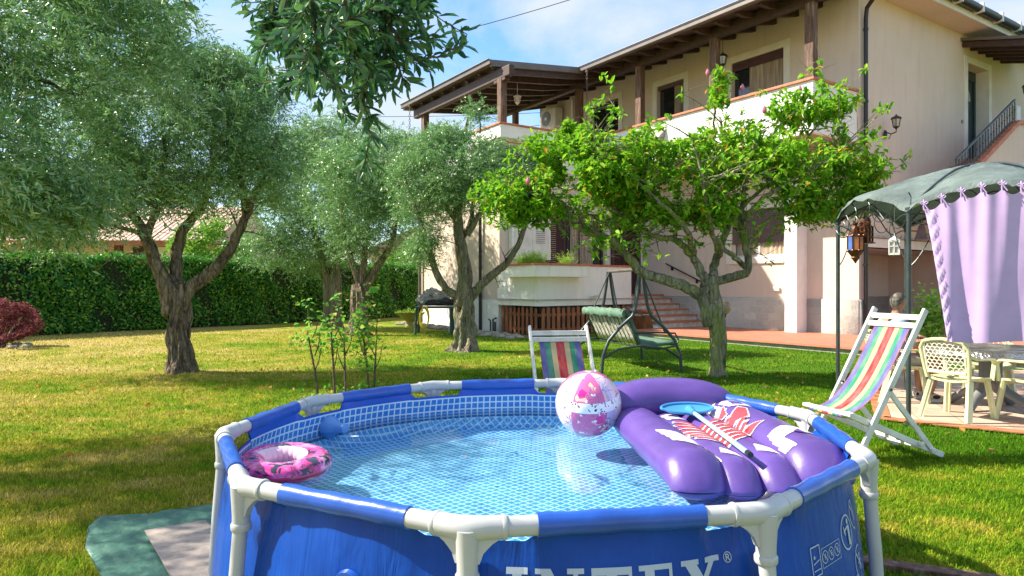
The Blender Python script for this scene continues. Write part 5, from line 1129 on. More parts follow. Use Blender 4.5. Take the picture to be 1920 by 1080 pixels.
# ------------------------------------------------------------------ plastic chairs, table
def plastic_chair(loc, rz, label):
    t = empty('plastic_chair', (0, 0, 0), label, 'chair', 'pale green plastic chairs round the table'); m = M['cream']      # local +x is forward
    mb = MB(); V = []; nx_, ny_ = 8, 8
    for i in range(nx_+1):
        for j in range(ny_+1): u, v = i/nx_, j/ny_*2-1; w = .23-.02*(1-u); V.append((-.20+.43*u, v*w, .43+.02*abs(v)**3-.012*(1-v*v)+(-.02*max(0, u-.85)/.15)))
    nV = len(V); V += [(x, y, z-.022) for x, y, z in V]; k = ny_+1; F = [(i*k+j, (i+1)*k+j, (i+1)*k+j+1, i*k+j+1) for i in range(nx_) for j in range(ny_)]; F += [tuple(nV+a for a in f[::-1]) for f in F]
    edge = [i*k for i in range(nx_+1)]+[nx_*k+j for j in range(1, k)]+[i*k+ny_ for i in range(nx_-1, -1, -1)]+[j for j in range(ny_-1, 0, -1)]
    F += [(edge[i], nV+edge[i], nV+edge[(i+1) % len(edge)], edge[(i+1) % len(edge)]) for i in range(len(edge))]
    mb.add(V, F); mb.box((.215, 0, .405), (.02, .42, .05)); mb.build('seat', m, t, smooth='auto')
    for sx, sy in ((1, 1), (1, -1), (-1, 1), (-1, -1)):
        mb = MB(); top = np.array([.19 if sx > 0 else -.17, sy*.205, .42]); bot = np.array([.25 if sx > 0 else -.30, sy*.255, 0]); mb.bar(top, bot, .055, .035, (sy*.6, 1*sx, .1)); mb.bar(top+[0, -sy*.018, 0], bot+[0, -sy*.022, 0], .02, .05, (sy*.6, 1*sx, .1)); mb.build('leg', m, t, bevel=.004)
    def bk(y, z): s = (z-.43)/.42; return np.array([-.20-.11*s+.05*(1-(y/.24)**2)*-.5, y, z])
    mb = MB(); ring = [bk(-.215, .44), bk(-.235, .60), bk(-.245, .76), bk(-.20, .835), bk(-.1, .86), bk(0, .868), bk(.1, .86), bk(.20, .835), bk(.245, .76), bk(.235, .60), bk(.215, .44)]
    for a_, b_ in zip(ring[:-1], ring[1:]): mb.bar(a_+(a_-b_)*.06, b_+(b_-a_)*.06, .03, .045, (1, 0, .2))
    mb.bar(bk(-.20, .50), bk(.20, .50), .025, .045, (1, 0, 0)); mb.build('back_frame', m, t, bevel=.008)
    for sy in (-1, 1):
        mb = MB(); A_ = [bk(sy*.245, .70)+[0, 0, 0], np.array([-.16, sy*.275, .655]), np.array([.0, sy*.285, .65]), np.array([.15, sy*.275, .645]), np.array([.215, sy*.255, .60]), np.array([.215, sy*.235, .42])]
        for a_, b_ in zip(A_[:-1], A_[1:]): mb.bar(a_+(a_-b_)*.05, b_+(b_-a_)*.05, .045, .02, (0, .1, 1) if abs(b_[2]-a_[2]) < .1 else (1, 0, 0))
        mb.build('armrest', m, t, bevel=.005)
    mb = MB(); W_ = .185; rows = 8; cols = 7                                            # fan shaped openwork
    for r_ in range(rows):
        z0 = .53+r_*.036
        for c_ in range(cols+(r_ % 2)):
            y0 = -W_+.0+(c_+(.5 if r_ % 2 == 0 else 0))*(2*W_/cols)
            P = [bk(max(-.2, min(.2, y0+.027*math.cos(a))), z0+.034*math.sin(a)) for a in np.linspace(0, math.pi, 9)]; mb.tube(P, .0062, 5)
    for a_, b_ in ((bk(-.195, .52), bk(.195, .52)), (bk(-.2, .52), bk(-.205, .82)), (bk(.2, .52), bk(.205, .82)), (bk(-.2, .83), bk(.2, .83))): mb.bar(a_, b_, .016, .02, (1, 0, .1))
    mb.build('openwork_back', M['creamwhite'], t)
    return t
ch = plastic_chair(None, 0, 'pale green plastic chair with fan patterned back below the curtain, its back in full view'); ch.location = (4.87, 7.46, .022); ch.rotation_euler.z = math.atan2(.3, .52)
c2_ = copy_tree(ch, (5.50, 7.18, .022), R(100), 'pale green plastic chair cut by the right edge of the photo')
c3_ = copy_tree(ch, (4.84, 8.58, .022), R(-8), 'pale green plastic chair the grey haired person sits on')
c4_ = copy_tree(ch, (6.1, 8.75, .022), R(-120), 'pale green plastic chair on the far side of the table')
tb = empty('garden_table', (5.6, 8.0, 0), 'round garden table with a reflecting silver cover on grey curved legs under the gazebo', 'table'); M['foil'] = mat('silver foil cloth', (.5, .5, .5), .22, .3, 6, .9, 12, .03, metal=.85)
mb = MB(); n = 60; V = [(5.6, 8.0, .745)]; rs = (.3, .55, .66, .68)
for i, (r_, z) in enumerate(zip(rs, (.748, .742, .735, .66))): V += [(5.6+r_*math.cos(a)*(1+.02*math.sin(a*14)*(i == 3)), 8.0+r_*math.sin(a), z+.01*math.sin(a*9)*(i == 3)) for a in np.arange(n)/n*2*math.pi]
F = [(0, 1+j, 1+(j+1) % n) for j in range(n)]+[(1+i*n+j, 1+(i+1)*n+j, 1+(i+1)*n+(j+1) % n, 1+i*n+(j+1) % n) for i in range(3) for j in range(n)]; mb.add(V, F); mb.build('cover', M['foil'], tb, smooth=True)
mb = MB(); mb.lathe((5.6, 8.0, .64), [(.64, 0), (.65, .02), (.65, .06), (.64, .08)], 40); mb.build('table_top', M['grey'], tb)
for k in range(4):
    a = k*math.pi/2+.5; o = np.array([math.cos(a), math.sin(a), 0]); c = np.array([5.6, 8.0, .022]); mb = MB()
    mb.tube([c+o*.06+[0, 0, .64], c+o*.07+[0, 0, .35], c+o*.16+[0, 0, .22], c+o*.34+[0, 0, .12], c+o*.46+[0, 0, .03]], [.07, .06, .062, .055, .06], 12, flat=.75); mb.build('leg', M['grey'], tb, smooth='auto')
# ------------------------------------------------------------------ person
def skin(name, V, E_, Rd, m, parent, lv=2, root=0):
    me = bpy.data.meshes.new(name); me.from_pydata([tuple(map(float, v)) for v in V], E_, []); me.update(); o = bpy.data.objects.new(name, me); S.collection.objects.link(o)
    sk = o.modifiers.new('skin', 'SKIN'); sk.use_smooth_shade = True
    for i, r_ in enumerate(Rd): r_ = r_ if isinstance(r_, tuple) else (r_, r_); me.skin_vertices[0].data[i].radius = r_; me.skin_vertices[0].data[i].use_root = (i == root)
    sb = o.modifiers.new('sub', 'SUBSURF'); sb.levels = lv; sb.render_levels = lv
    bpy.context.view_layer.update(); dg = bpy.context.evaluated_depsgraph_get(); nm = bpy.data.meshes.new_from_object(o.evaluated_get(dg)); o.modifiers.clear(); o.data = nm; nm.materials.clear(); nm.materials.append(m)
    nm.polygons.foreach_set('use_smooth', [True]*len(nm.polygons)); put(o, parent); return o
pb = np.array([4.80, 8.58, .45]); pe = empty('person', (pb[0], pb[1], 0), 'seated grey haired person in a light blue shirt and grey shorts at the garden table', 'person')
def q(x, y, z): return (pb[0]+x, pb[1]+y, z)      # x forward (right in the picture), y away
V = [q(-.02, 0, .55), q(-.05, 0, .72), q(-.03, 0, .92), q(.0, 0, 1.04), q(.02, 0, 1.10), q(.03, 0, 1.17),
     q(.05, -.09, .53), q(.42, -.13, .52), q(.40, -.13, .28), q(.36, -.13, .10), q(.46, -.14, .05),
     q(.05, .09, .53), q(.40, .15, .52), q(.40, .15, .28), q(.40, .15, .10), q(.50, .15, .05),
     q(-.01, -.19, 1.00), q(.05, -.24, .76), q(.27, -.16, .68), q(.34, -.13, .67),
     q(-.01, .19, 1.00), q(.08, .23, .77), q(.32, .14, .80), q(.38, .12, .81)]
E_ = [(0, 1), (1, 2), (2, 3), (3, 4), (4, 5), (0, 6), (6, 7), (7, 8), (8, 9), (9, 10), (0, 11), (11, 12), (12, 13), (13, 14), (14, 15), (3, 16), (16, 17), (17, 18), (18, 19), (3, 20), (20, 21), (21, 22), (22, 23)]
Rd = [.14, .13, .14, .10, .058, .055, .095, .065, .058, .038, .035, .095, .065, .058, .038, .035, .062, .046, .032, .030, .062, .046, .032, .030]
skin('body', V, E_, Rd, M['skin'], pe)
# head with nose, chin, ears, turned towards the table
hc = np.array(q(.045, .0, 1.245)); mb = MB(); mb.ball((0, 0, 0), (.098, .076, .118), 40, 30); Vv = mb.V[0]; yaw = R(18)
x, y, z = Vv[:, 0].copy(), Vv[:, 1].copy(), Vv[:, 2].copy()
x += .026*np.exp(-((y/.014)**2+((z+.012)/.026)**2))*(x > 0); x += .010*np.exp(-((y/.03)**2+((z+.078)/.02)**2))*(x > 0); x -= .012*np.exp(-(((np.abs(y)-.032)/.016)**2+((z-.014)/.016)**2))*(x > 0); x += .008*np.exp(-((y/.024)**2+((z+.048)/.009)**2))*(x > 0)
y *= 1-.22*np.clip(-z/.118, 0, 1)
mb.V[0] = np.stack([x*math.cos(yaw)-y*math.sin(yaw), x*math.sin(yaw)+y*math.cos(yaw), z], 1)+hc
def hd(a, b, c): return hc+np.array([a*math.cos(yaw)-b*math.sin(yaw), a*math.sin(yaw)+b*math.cos(yaw), c])
for sg in (-1, 1): mb.ball(hd(-.005, sg*.076, -.005), (.016, .010, .030), 10, 8)
mb.tube([hd(-.01, 0, -.15), hd(-.005, 0, -.07)], [.056, .052], 14); hb = mb.build('head', M['skin'], pe, smooth='auto')
for sg in (-1, 1): e = MB(); e.ball(hd(.082, sg*.031, .012), (.011, .011, .009), 8, 6); e.build('eye', M['black'], hb)
m2 = MB(); m2.bar(hd(.093, -.022, -.052), hd(.093, .022, -.052), .006, .006); m2.build('mouth', M['terracotta'], hb)
mb = MB(); mb.ball((0, 0, 0), (.104, .082, .122), 36, 26); Vv = mb.V[0]; keep = (Vv[:, 2] > .045-.9*np.clip(-Vv[:, 0]+.02, 0, .1)*1.25) 
Vv += rng.normal(0, .0018, Vv.shape); mb.F = [f for f in mb.F if all(keep[i] for i in f)]; mb.m = [0]*len(mb.F)
mb.V[0] = np.stack([Vv[:, 0]*math.cos(yaw)-Vv[:, 1]*math.sin(yaw), Vv[:, 0]*math.sin(yaw)+Vv[:, 1]*math.cos(yaw), Vv[:, 2]], 1)+hc; mb.build('hair', M['hair'], hb, smooth='auto')
skin('shirt', [q(-.02, 0, .58), q(-.05, 0, .74), q(-.03, 0, .92), q(.0, 0, 1.03), q(-.01, -.19, 1.0), q(.03, -.235, .83), q(-.01, .19, 1.0), q(.05, .23, .83)], [(0, 1), (1, 2), (2, 3), (3, 4), (4, 5), (3, 6), (6, 7)], [.165, .158, .160, .112, .082, .070, .082, .070], M['shirt'], pe)
skin('shorts', [q(-.03, 0, .55), q(.05, -.09, .53), q(.33, -.125, .525), q(.05, .09, .53), q(.32, .14, .525)], [(0, 1), (1, 2), (0, 3), (3, 4)], [.155, .115, .092, .115, .092], M['shorts'], pe)
for (fx, fy, fz, lx, ly, lz) in ((.36, -.13, .06, .52, -.15, .045), (.40, .15, .06, .56, .15, .045)):
    mb = MB(); mb.tube([q(fx-.06, fy, .075), q(fx-.02, fy, .085), q(fx+.05, fy, .085), q(fx+.11, fy+.002, .065), q(fx+.17, ly, .05), q(fx+.20, ly, .045)], [.030, .046, .050, .046, .042, .022], 14, flat=.95); sh = mb.build('shoe', M['shoe'], pe, smooth='auto')
    mb = MB(); mb.box(q(fx+.065, fy, .032), (.27, .088, .028)); mb.build('sole', M['white'], sh, bevel=.01)
    mb = MB(); mb.ball(q(fx+.06, fy-.045, .085), (.05, .012, .025), 10, 6); mb.ball(q(fx-.04, fy-.035, .08), (.02, .012, .02), 8, 6); mb.build('side_patch', M['black'], sh)
for sg, w, dr in ((-1, q(.34, -.13, .67), (.9, .1, -.35)), (1, q(.38, .12, .81), (.9, -.2, -.3))):
    w = np.array(w); dr = np.array(dr, float); dr /= np.linalg.norm(dr); sd_ = np.cross(dr, (0, 0, 1)); sd_ /= np.linalg.norm(sd_); upv = np.cross(sd_, dr)
    V = [w-dr*.02, w+dr*.04, w+dr*.085]; E_ = [(0, 1), (1, 2)]; Rd = [.028, (.038, .022), (.036, .018)]
    for i, (o_, ln) in enumerate(((-.030, .060), (-.010, .072), (.010, .068), (.029, .054))):
        b0 = w+dr*.088+sd_*o_; V += [b0, b0+dr*ln*.5-upv*ln*.15, b0+dr*ln*.75-upv*ln*.55]; n0 = len(V)-3; E_ += [(2, n0), (n0, n0+1), (n0+1, n0+2)]; Rd += [.011, .010, .008]
    b0 = w+dr*.03-sd_*.035*sg; V += [b0, b0+dr*.04-sd_*.02*sg-upv*.02]; n0 = len(V)-2; E_ += [(1, n0), (n0, n0+1)]; Rd += [.013, .010]
    skin('hand', V, E_, Rd, M['skin'], pe, 1, 0)
# ------------------------------------------------------------------ potted plant, globe lamp, table with bags, bowl
def leafcloud(C_, N, ln, wd, m, name, parent=None, up=.3, fold=False):
    "leaf sized faces at points C_ (n,3), random directions"
    n = len(C_); th = rng.uniform(0, 2*math.pi, n); el = rng.normal(up, .5, n); D = np.stack([np.cos(th)*np.cos(el), np.sin(th)*np.cos(el), np.sin(el)], 1); return leaves(C_, D, ln, wd, m, name, parent, fold)
def leaves(B, D, ln, wd, m, name, parent=None, fold=False, nrm=None, rnd=None):
    n = len(B); ln = ln*rng.uniform(.65, 1.2, n)[:, None]; wd = wd*rng.uniform(.8, 1.15, n)[:, None]
    if nrm is None: nrm = rng.normal(0, 1, (n, 3))+[0, 0, .9]
    s = np.cross(D, nrm); s /= np.linalg.norm(s, axis=1)[:, None]+1e-9; u = np.cross(s, D)
    if rnd is None: rnd = rng.uniform(0, 1, n)
    if not fold:
        V = np.stack([B, B+D*ln*.45+s*wd/2+u*ln*.06, B+D*ln+u*ln*-.04, B+D*ln*.45-s*wd/2+u*ln*.06], 1).reshape(-1, 3); F = np.arange(4*n).reshape(n, 4); return npmesh(name, V, F, m, attr=rnd, parent=parent)
    mid = B+D*ln*.5-u*ln*.05; tip = B+D*ln-u*ln*.18
    V = np.stack([B, B+D*ln*.42+s*wd/2+u*wd*.16, B+D*ln*.75+s*wd*.36-u*ln*.03+u*wd*.08, tip, B+D*ln*.75-s*wd*.36-u*ln*.03+u*wd*.08, B+D*ln*.42-s*wd/2+u*wd*.16, mid], 1).reshape(-1, 3)
    b = np.arange(n)[:, None]*7; F = np.concatenate([b+[0, 6, 2, 1], b+[6, 3, 2, 2][:3]+[2]] if False else [b+[0, 6, 2, 1], b+[0, 5, 4, 6]], 0)
    F2 = np.concatenate([b+[6, 3, 2, 2], b+[6, 4, 3, 3]], 0)
    me_F = np.concatenate([b+[0, 6, 2, 1], b+[0, 5, 4, 6], b+[6, 3, 2, 6]][:2], 0)
    T = np.concatenate([b+[0, 6, 1], b+[1, 6, 2], b+[6, 3, 2], b+[0, 5, 6], b+[5, 4, 6], b+[6, 4, 3]], 0)
    return npmesh(name, V, T, m, attr=np.tile(rnd, 6), parent=parent)
pc = np.array([6.75, 11.0, .022]); pc = np.array([at(1748, 600, 10.6)[0], 10.6, .022]); t = empty('potted_plant', pc, 'small leafy shrub in a terracotta pot beside the curtain', 'potted plant')
mb = MB(); mb.lathe(pc, [(.13, .0), (.19, .36), (.215, .36), (.215, .43), (.19, .43), (.17, .38)], 24); mb.build('pot', M['terracotta'], t, smooth='auto')
mb = MB()
for k in range(5): a = k*1.3; mb.tube([pc+[.02*math.cos(a), .02*math.sin(a), .38], pc+[.10*math.cos(a), .10*math.sin(a), .75], pc+[.16*math.cos(a), .16*math.sin(a), 1.1]], [.012, .009, .004], 5)
mb.build('stem', M['twig'], t)
n = 1100; C_ = pc+[0, 0, .86]+rng.normal(0, 1, (n, 3))*[.12, .12, .22]; leafcloud(C_, n, .10, .045, M['rosem'], 'foliage', t)
gp_ = np.array([at(1357, 580, 11.4)[0], 11.4, 0]); t = empty('globe_lamp', gp_, 'garden lamp with a clear amber globe on a thin post behind the magnolia trunk', 'lamp')
mb = MB(); mb.tube([gp_, gp_+[0, 0, .93]], .022, 10); mb.tube([gp_+[0, 0, .92], gp_+[0, 0, .99]], [.03, .05], 12); mb.build('post', M['pipe'], t, smooth='auto')
def gl():
    q_ = NT('smoky amber globe'); p = q_.pbr((.50, .40, .26), .08, out=False, coat=.5); tr = q_.n('ShaderNodeBsdfTransparent'); tr.inputs[0].default_value = (.85, .70, .50, 1); m = q_.n('ShaderNodeMixShader'); m.inputs[0].default_value = .45; q_.l(p, m.inputs[1]); q_.l(tr.outputs[0], m.inputs[2]); q_.l(m.outputs[0], q_.out.inputs[0]); return q_.m
M['globe'] = gl(); mb = MB(); mb.ball(gp_+[0, 0, 1.09], .122, 24, 16); mb.build('globe', M['globe'], t, smooth=True); mb = MB(); mb.ball(gp_+[0, 0, 1.08], (.03, .03, .05), 10, 8); mb.build('bulb', M['white'], t, smooth=True)
tc_ = at(815, 575, 20.6); tp = np.array([tc_[0], tc_[1], 0]); bt = empty('garden_table', tp, 'dark green plastic table holding bundles beside the house wall', 'table')
mb = MB(); mb.box(tp+[0, 0, .80], (1.15, .75, .05), .1); mb.build('table_top', M['tablegreen'], bt, bevel=.015)
for sx in (-1, 1):
    for sy in (-1, 1): mb = MB(); mb.bar(tp+[sx*.50, sy*.30, .78], tp+[sx*.54, sy*.33, 0], .06, .06); mb.build('leg', M['tablegreen'], bt, bevel=.008)
def bundle(c, r_, m, label, seed, sq=1.):
    mb = MB(); mb.ball((0, 0, 0), 1, 36, 24); V = mb.V[0]; k = 1+.14*np.sin(V[:, 0]*6+seed)*np.cos(V[:, 1]*5+seed*2)+.10*np.sin(V[:, 2]*9+V[:, 0]*7+seed)+.05*np.sin(V[:, 1]*19+seed*3+V[:, 2]*11)
    V = V*k[:, None]*np.array(r_); V[:, 2] = np.maximum(V[:, 2], -r_[2]*.7); mb.V[0] = V+np.array(c); return simple('bundle', mb, m, label, 'bundle', smooth=True)
bundle(tp+[-.22, .05, 1.0], (.32, .26, .22), M['bag'], 'crumpled grey plastic bundle on the left of the green table', 1)
bundle(tp+[-.10, .10, 1.22], (.25, .22, .15), M['bag'], 'small grey plastic bundle resting on top of the others', 5)
bundle(tp+[.12, .0, 1.10], (.30, .24, .20), M['bag'], 'pale grey plastic bundle in the middle of the green table', 2)
bundle(tp+[.22, -.10, .94], (.46, .22, .13), M['blackbag'], 'black cloth bundle slumped over the right of the green table', 3)
mb = MB(); c = tp+[-.28, -.42, .48]
for k in range(6): mb.tube([c+[.13*math.cos(a)+.01*k, -.02*k+.0, .30*math.sin(a)+.012*k] for a in np.linspace(0, 2*math.pi, 24, endpoint=False)], .013, 6, closed=True)
simple('garden_hose', mb, M['yellow'], 'coiled yellow hose hanging from the edge of the green table', 'hose', smooth='auto')
bp = at(770, 590, 24.); bp = np.array([bp[0], bp[1], 0]); t = empty('planter_bowl', bp, 'shallow dull yellow bowl planter on the grass by the hedge end', 'planter')
mb = MB(); mb.lathe(bp, [(.22, 0), (.16, .12), (.14, .18), (.35, .34), (.52, .50), (.56, .52), (.50, .50), (.40, .44)], 28); mb.build('bowl', M['yellowbowl'], t, smooth='auto')
n = 200; leafcloud(bp+[0, 0, .50]+rng.normal(0, 1, (n, 3))*[.2, .2, .04], n, .1, .04, M['rosem'], 'plants', t, 1.0)
# ------------------------------------------------------------------ vegetation
def noise3(P, sc, seed):
    r_ = np.random.default_rng(seed); v = 0
    for k in range(6): d = r_.normal(0, 1, 3); d /= np.linalg.norm(d); v = v+np.sin((P@d)*sc*(1+.5*k)+r_.uniform(0, 6.28))/(1+.35*k)
    return v/3.2
def limb(mb, P, r0, r1, seg=12, wob=.14, sub=5):
    P = np.array(P, float); n = len(P); t = np.linspace(0, n-1, (n-1)*sub+1); Q = np.stack([np.interp(t, range(n), P[:, k]) for k in range(3)], 1)
    for _ in range(3): Q[1:-1] = (Q[:-2]+2*Q[1:-1]+Q[2:])/4
    L0 = np.linalg.norm(P[-1]-P[0]); Q[1:-1] += rng.normal(0, .010*min(1, L0), Q[1:-1].shape)
    rr = r0+(r1-r0)*np.linspace(0, 1, len(Q))**.8; rr *= 1+rng.normal(0, .035, len(Q)); mb.tube(Q, rr, seg, wob=wob); return Q
def twigs(mb, Q, n, ln, r0, depth=1, down=0., spread=1.):
    "random side branches; returns their end points"
    ends = []
    for _ in range(n):
        i = rng.integers(len(Q)//4, len(Q)); b = Q[i]; d = rng.normal(0, 1, 3); d[2] = abs(d[2])*.8-down; d /= np.linalg.norm(d); l = ln*rng.uniform(.5, 1.2)
        k = rng.normal(0, .25, 3); P = [b, b+d*l*.4+k*l*.2, b+d*l*.75+k*l*.5+[0, 0, -.05*l], b+d*l+k*l*.8+[0, 0, -.12*l]]
        mb.tube(P, [r0, r0*.75, r0*.5, r0*.25], 5, cap=False); ends.append(np.array(P[-1]))
        if depth > 1: ends += twigs(mb, np.array(P), 3, ln*.55, r0*.45, depth-1, down, spread)
    return ends
def sprays(cent, ln, droop, nl, leaf, wid, m, name, parent, up=.25, spread=.35, bright=None, sphere=None):
    "olive sprays: each spray is a drooping twig with opposite leaves"
    n = len(cent); th = rng.uniform(0, 2*math.pi, n); el = rng.normal(up, .45, n); D = np.stack([np.cos(th)*np.cos(el), np.sin(th)*np.cos(el), np.sin(el)], 1)
    if sphere is not None:                        # point outwards
        o = cent-sphere; o /= np.linalg.norm(o, axis=1)[:, None]+1e-6; D = D*.75+o*.8; D /= np.linalg.norm(D, axis=1)[:, None]
    t = np.tile(np.linspace(.08, 1, nl), n)[:, None]; C_ = np.repeat(cent, nl, 0); DD = np.repeat(D, nl, 0); l = ln*np.repeat(rng.uniform(.6, 1.25, n), nl)[:, None]
    B = C_+DD*l*t+np.array([0, 0, -1])*(droop*l*t*t); T = DD+np.array([0, 0, -2*droop])*t; T /= np.linalg.norm(T, axis=1)[:, None]
    side = np.cross(T, rng.normal(0, 1, T.shape)); side /= np.linalg.norm(side, axis=1)[:, None]; Ld = T*.75+side*.75+rng.normal(0, .12, T.shape); Ld /= np.linalg.norm(Ld, axis=1)[:, None]
    rnd = np.clip(np.repeat(rng.uniform(0, 1, n), nl)*.5+rng.uniform(0, 1, n*nl)*.5, 0, 1); return leaves(B, Ld, leaf, wid, m, name, parent, rnd=rnd)
def crown_pts(n, c, rad, seed, gap=.0, shell=.35, clumps=None):
    "points in an uneven crown: ellipsoid with noise gated gaps, denser near the surface"
    c = np.array(c); rad = np.array(rad); out_ = []
    while sum(len(o) for o in out_) < n:
        P = rng.normal(0, 1, (n*3, 3)); P /= np.linalg.norm(P, axis=1)[:, None]; r_ = rng.uniform(shell, 1, (n*3, 1))**.6; P = P*r_
        k = 1+.22*noise3(P, 3.2, seed)+.12*noise3(P, 7, seed+1); P = P*k[:, None]; W_ = c+P*rad; g = noise3(W_, 3.6, seed+2)+.5*noise3(W_, 8, seed+3); out_.append(W_[g > gap])
    return np.concatenate(out_)[:n]
def tree(label, kind, group, base, limbs, crowns, tr_mat, m, leaf, wid, nl, ln, droop, trunk, twn=6, twl=.8):
    t = empty(kind, base, label, 'tree', group); mb = MB(); ends = []
    mb.tube(trunk[0], trunk[1], 56, wob=.26); trunkV = mb
    for P, r0, r1 in limbs:
        Q = limb(mb, P, r0, r1); twigs(mb, Q, twn, twl, r1*.55, 2)
    mb.build('trunk', tr_mat, t, smooth=True)
    allc = np.concatenate([crown_pts(int(n*1.55), c, rad, int(abs(c[0]*77+c[2]*31)) % 997, gap, sh) for n, c, rad, gap, sh in crowns])
    sprays(allc, ln, droop, nl, leaf, wid, m, 'crown', t); return t
OG = 'olive trees in the garden'
# olive with the forked trunk on the left
Y = 11.5; A = lambda u, v, dy=0.: at(u, v, Y+dy)
b0 = at(340, 697, Y); b0[2] = 0
zz = np.linspace(-.05, 1.48, 40); trunk = ([b0+[-.05*max(0, z)/1.4+.01*math.sin(z*7), 0, z] for z in zz], list(np.interp(zz, [-.05, .05, .22, .6, 1.0, 1.3, 1.48], [.30, .235, .185, .165, .16, .17, .12])))
limbs = [([A(325, 590), A(315, 540), A(292, 500, -.1), A(275, 445, -.2), A(235, 380, -.3), A(190, 300, -.4), A(170, 200, -.4)], .16, .03), ([A(335, 580), A(350, 545), A(405, 505, .05), A(440, 455, .1), A(462, 400, .1), A(500, 320, .1), A(520, 250, .2)], .15, .03),
         ([A(330, 560, .1), A(328, 500, .25), A(335, 440, .4), A(385, 380, .6), A(400, 300, .8), A(400, 160, .8)], .13, .03), ([A(275, 445, -.2), A(300, 380, -.2), A(310, 280, -.3), A(300, 150, -.3)], .07, .02),
         ([A(462, 400, .1), A(450, 320, -.2), A(420, 220, -.4), A(430, 140, -.4)], .06, .02), ([A(292, 500, -.1), A(283, 470, -.2), A(262, 435, -.4), A(200, 420, -.6)], .09, .02)]
crowns = [(2600, A(320, 240), (2.0, 1.7, 1.55), .0, .3), (700, A(425, 190), (1.0, 1.1, .80), .0, .2), (900, A(190, 300, -.3), (1.5, 1.3, 1.15), -.1, .2), (500, A(470, 330), (.75, .9, .75), .0, .2), (500, A(235, 75), (1.15, 1.2, .9), .0, .2), (500, A(100, 400, -.5), (1.5, 1., .6), -.05, .1)]
tree('forked old olive tree with a thick furrowed trunk on the left lawn', 'olive_tree', OG, b0, limbs, crowns, M['bark'], M['olive'], .070, .021, 16, .42, .35, trunk)
# olive before the house wall
Y = 15.2; b0 = at(872, 657, Y); b0[2] = 0
zz = np.linspace(-.05, 1.38, 40); trunk = ([b0+[.02*math.sin(z*6), 0, z] for z in zz], list(np.interp(zz, [-.05, .05, .25, .6, 1.0, 1.35], [.42, .30, .225, .20, .21, .14])))
limbs = [([A(868, 575), A(872, 510), A(862, 450), A(858, 400), A(862, 330, .2), A(868, 260, .2), A(880, 215, .2)], .19, .03), ([A(868, 560), A(835, 545), A(812, 500), A(800, 455), A(785, 400), A(760, 340)], .11, .03), ([A(880, 560), A(905, 530), A(945, 500), A(970, 465), A(985, 425), A(1000, 370)], .12, .035),
         ([A(875, 440), A(900, 400), A(925, 370), A(950, 300)], .08, .02), ([A(862, 420), A(830, 380), A(810, 330), A(790, 270)], .07, .02), ([A(866, 450), A(885, 420, .3), A(890, 350, .5), A(900, 260, .6)], .07, .02), ([A(900, 250), A(900, 215), A(893, 195)], .02, .006)]
crowns = [(1300, A(880, 330), (1.45, 1.3, .85), .0, .2), (600, A(800, 350), (1.0, 1.0, .85), .0, .2), (500, A(960, 320), (.85, .8, .60), .05, .2), (260, A(860, 268), (1.1, .8, .35), .1, .1), (60, A(892, 215), (.25, .25, .30), -.3, .1), (240, A(800, 450), (.5, .5, .6), .1, .1), (120, A(830, 262), (.5, .4, .3), .0, .1)]
tree('grey mossy olive tree with three limbs standing before the house wall', 'olive_tree', OG, b0, limbs, crowns, M['bark2'], M['olive'], .070, .019, 17, .42, .30, trunk)
# two olives further back
Y = 20.; b0 = at(672, 628, Y); b0[2] = 0
trunk = ([b0, b0+[.0, 0, .1], b0+[.03, 0, .6], b0+[0.03, 0, 1.1], b0+[-.02, 0, 1.5]], [.36, .27, .20, .22, .15])
limbs = [([A(678, 560), A(672, 520), A(650, 470), A(640, 400), A(640, 330)], .15, .03), ([A(678, 560), A(700, 510), A(735, 460), A(745, 400), A(750, 340)], .15, .03), ([A(678, 545), A(682, 490), A(690, 420), A(700, 300)], .12, .03)]
crowns = [(2000, A(690, 350), (2.0, 1.6, 1.7), .0, .2), (600, A(745, 330), (1.1, 1.2, 1.6), .0, .2), (400, A(700, 450), (1.6, 1.3, .6), .0, .1)]
tree('shaded olive tree with a slender forked trunk between the white one and the house', 'olive_tree', OG, b0, limbs, crowns, M['bark'], M['olive'], .085, .026, 15, .5, .35, trunk)
Y = 23.; b0 = at(622, 614, Y); b0[2] = 0
trunk = ([b0, b0+[.0, 0, .1], b0+[.02, 0, .8], b0+[0.0, 0, 1.6], b0+[0, 0, 2.0]], [.36, .30, .27, .27, .2])
limbs = [([A(620, 530), A(600, 470), A(580, 400), A(560, 320)], .2, .03), ([A(624, 530), A(640, 460), A(640, 380), A(640, 300)], .18, .03)]
crowns = [(2900, A(580, 360), (2.8, 1.8, 2.3), -.05, .2), (1000, A(560, 470), (2.3, 1.4, .9), -.1, .1), (700, A(620, 270), (1.9, 1.3, 1.1), .0, .2)]
tree('farther olive tree with a pale cut off trunk close to the hedge', 'olive_tree', OG, b0, limbs, crowns, M['bark2'], M['olive'], .09, .028, 15, .5, .35, trunk)
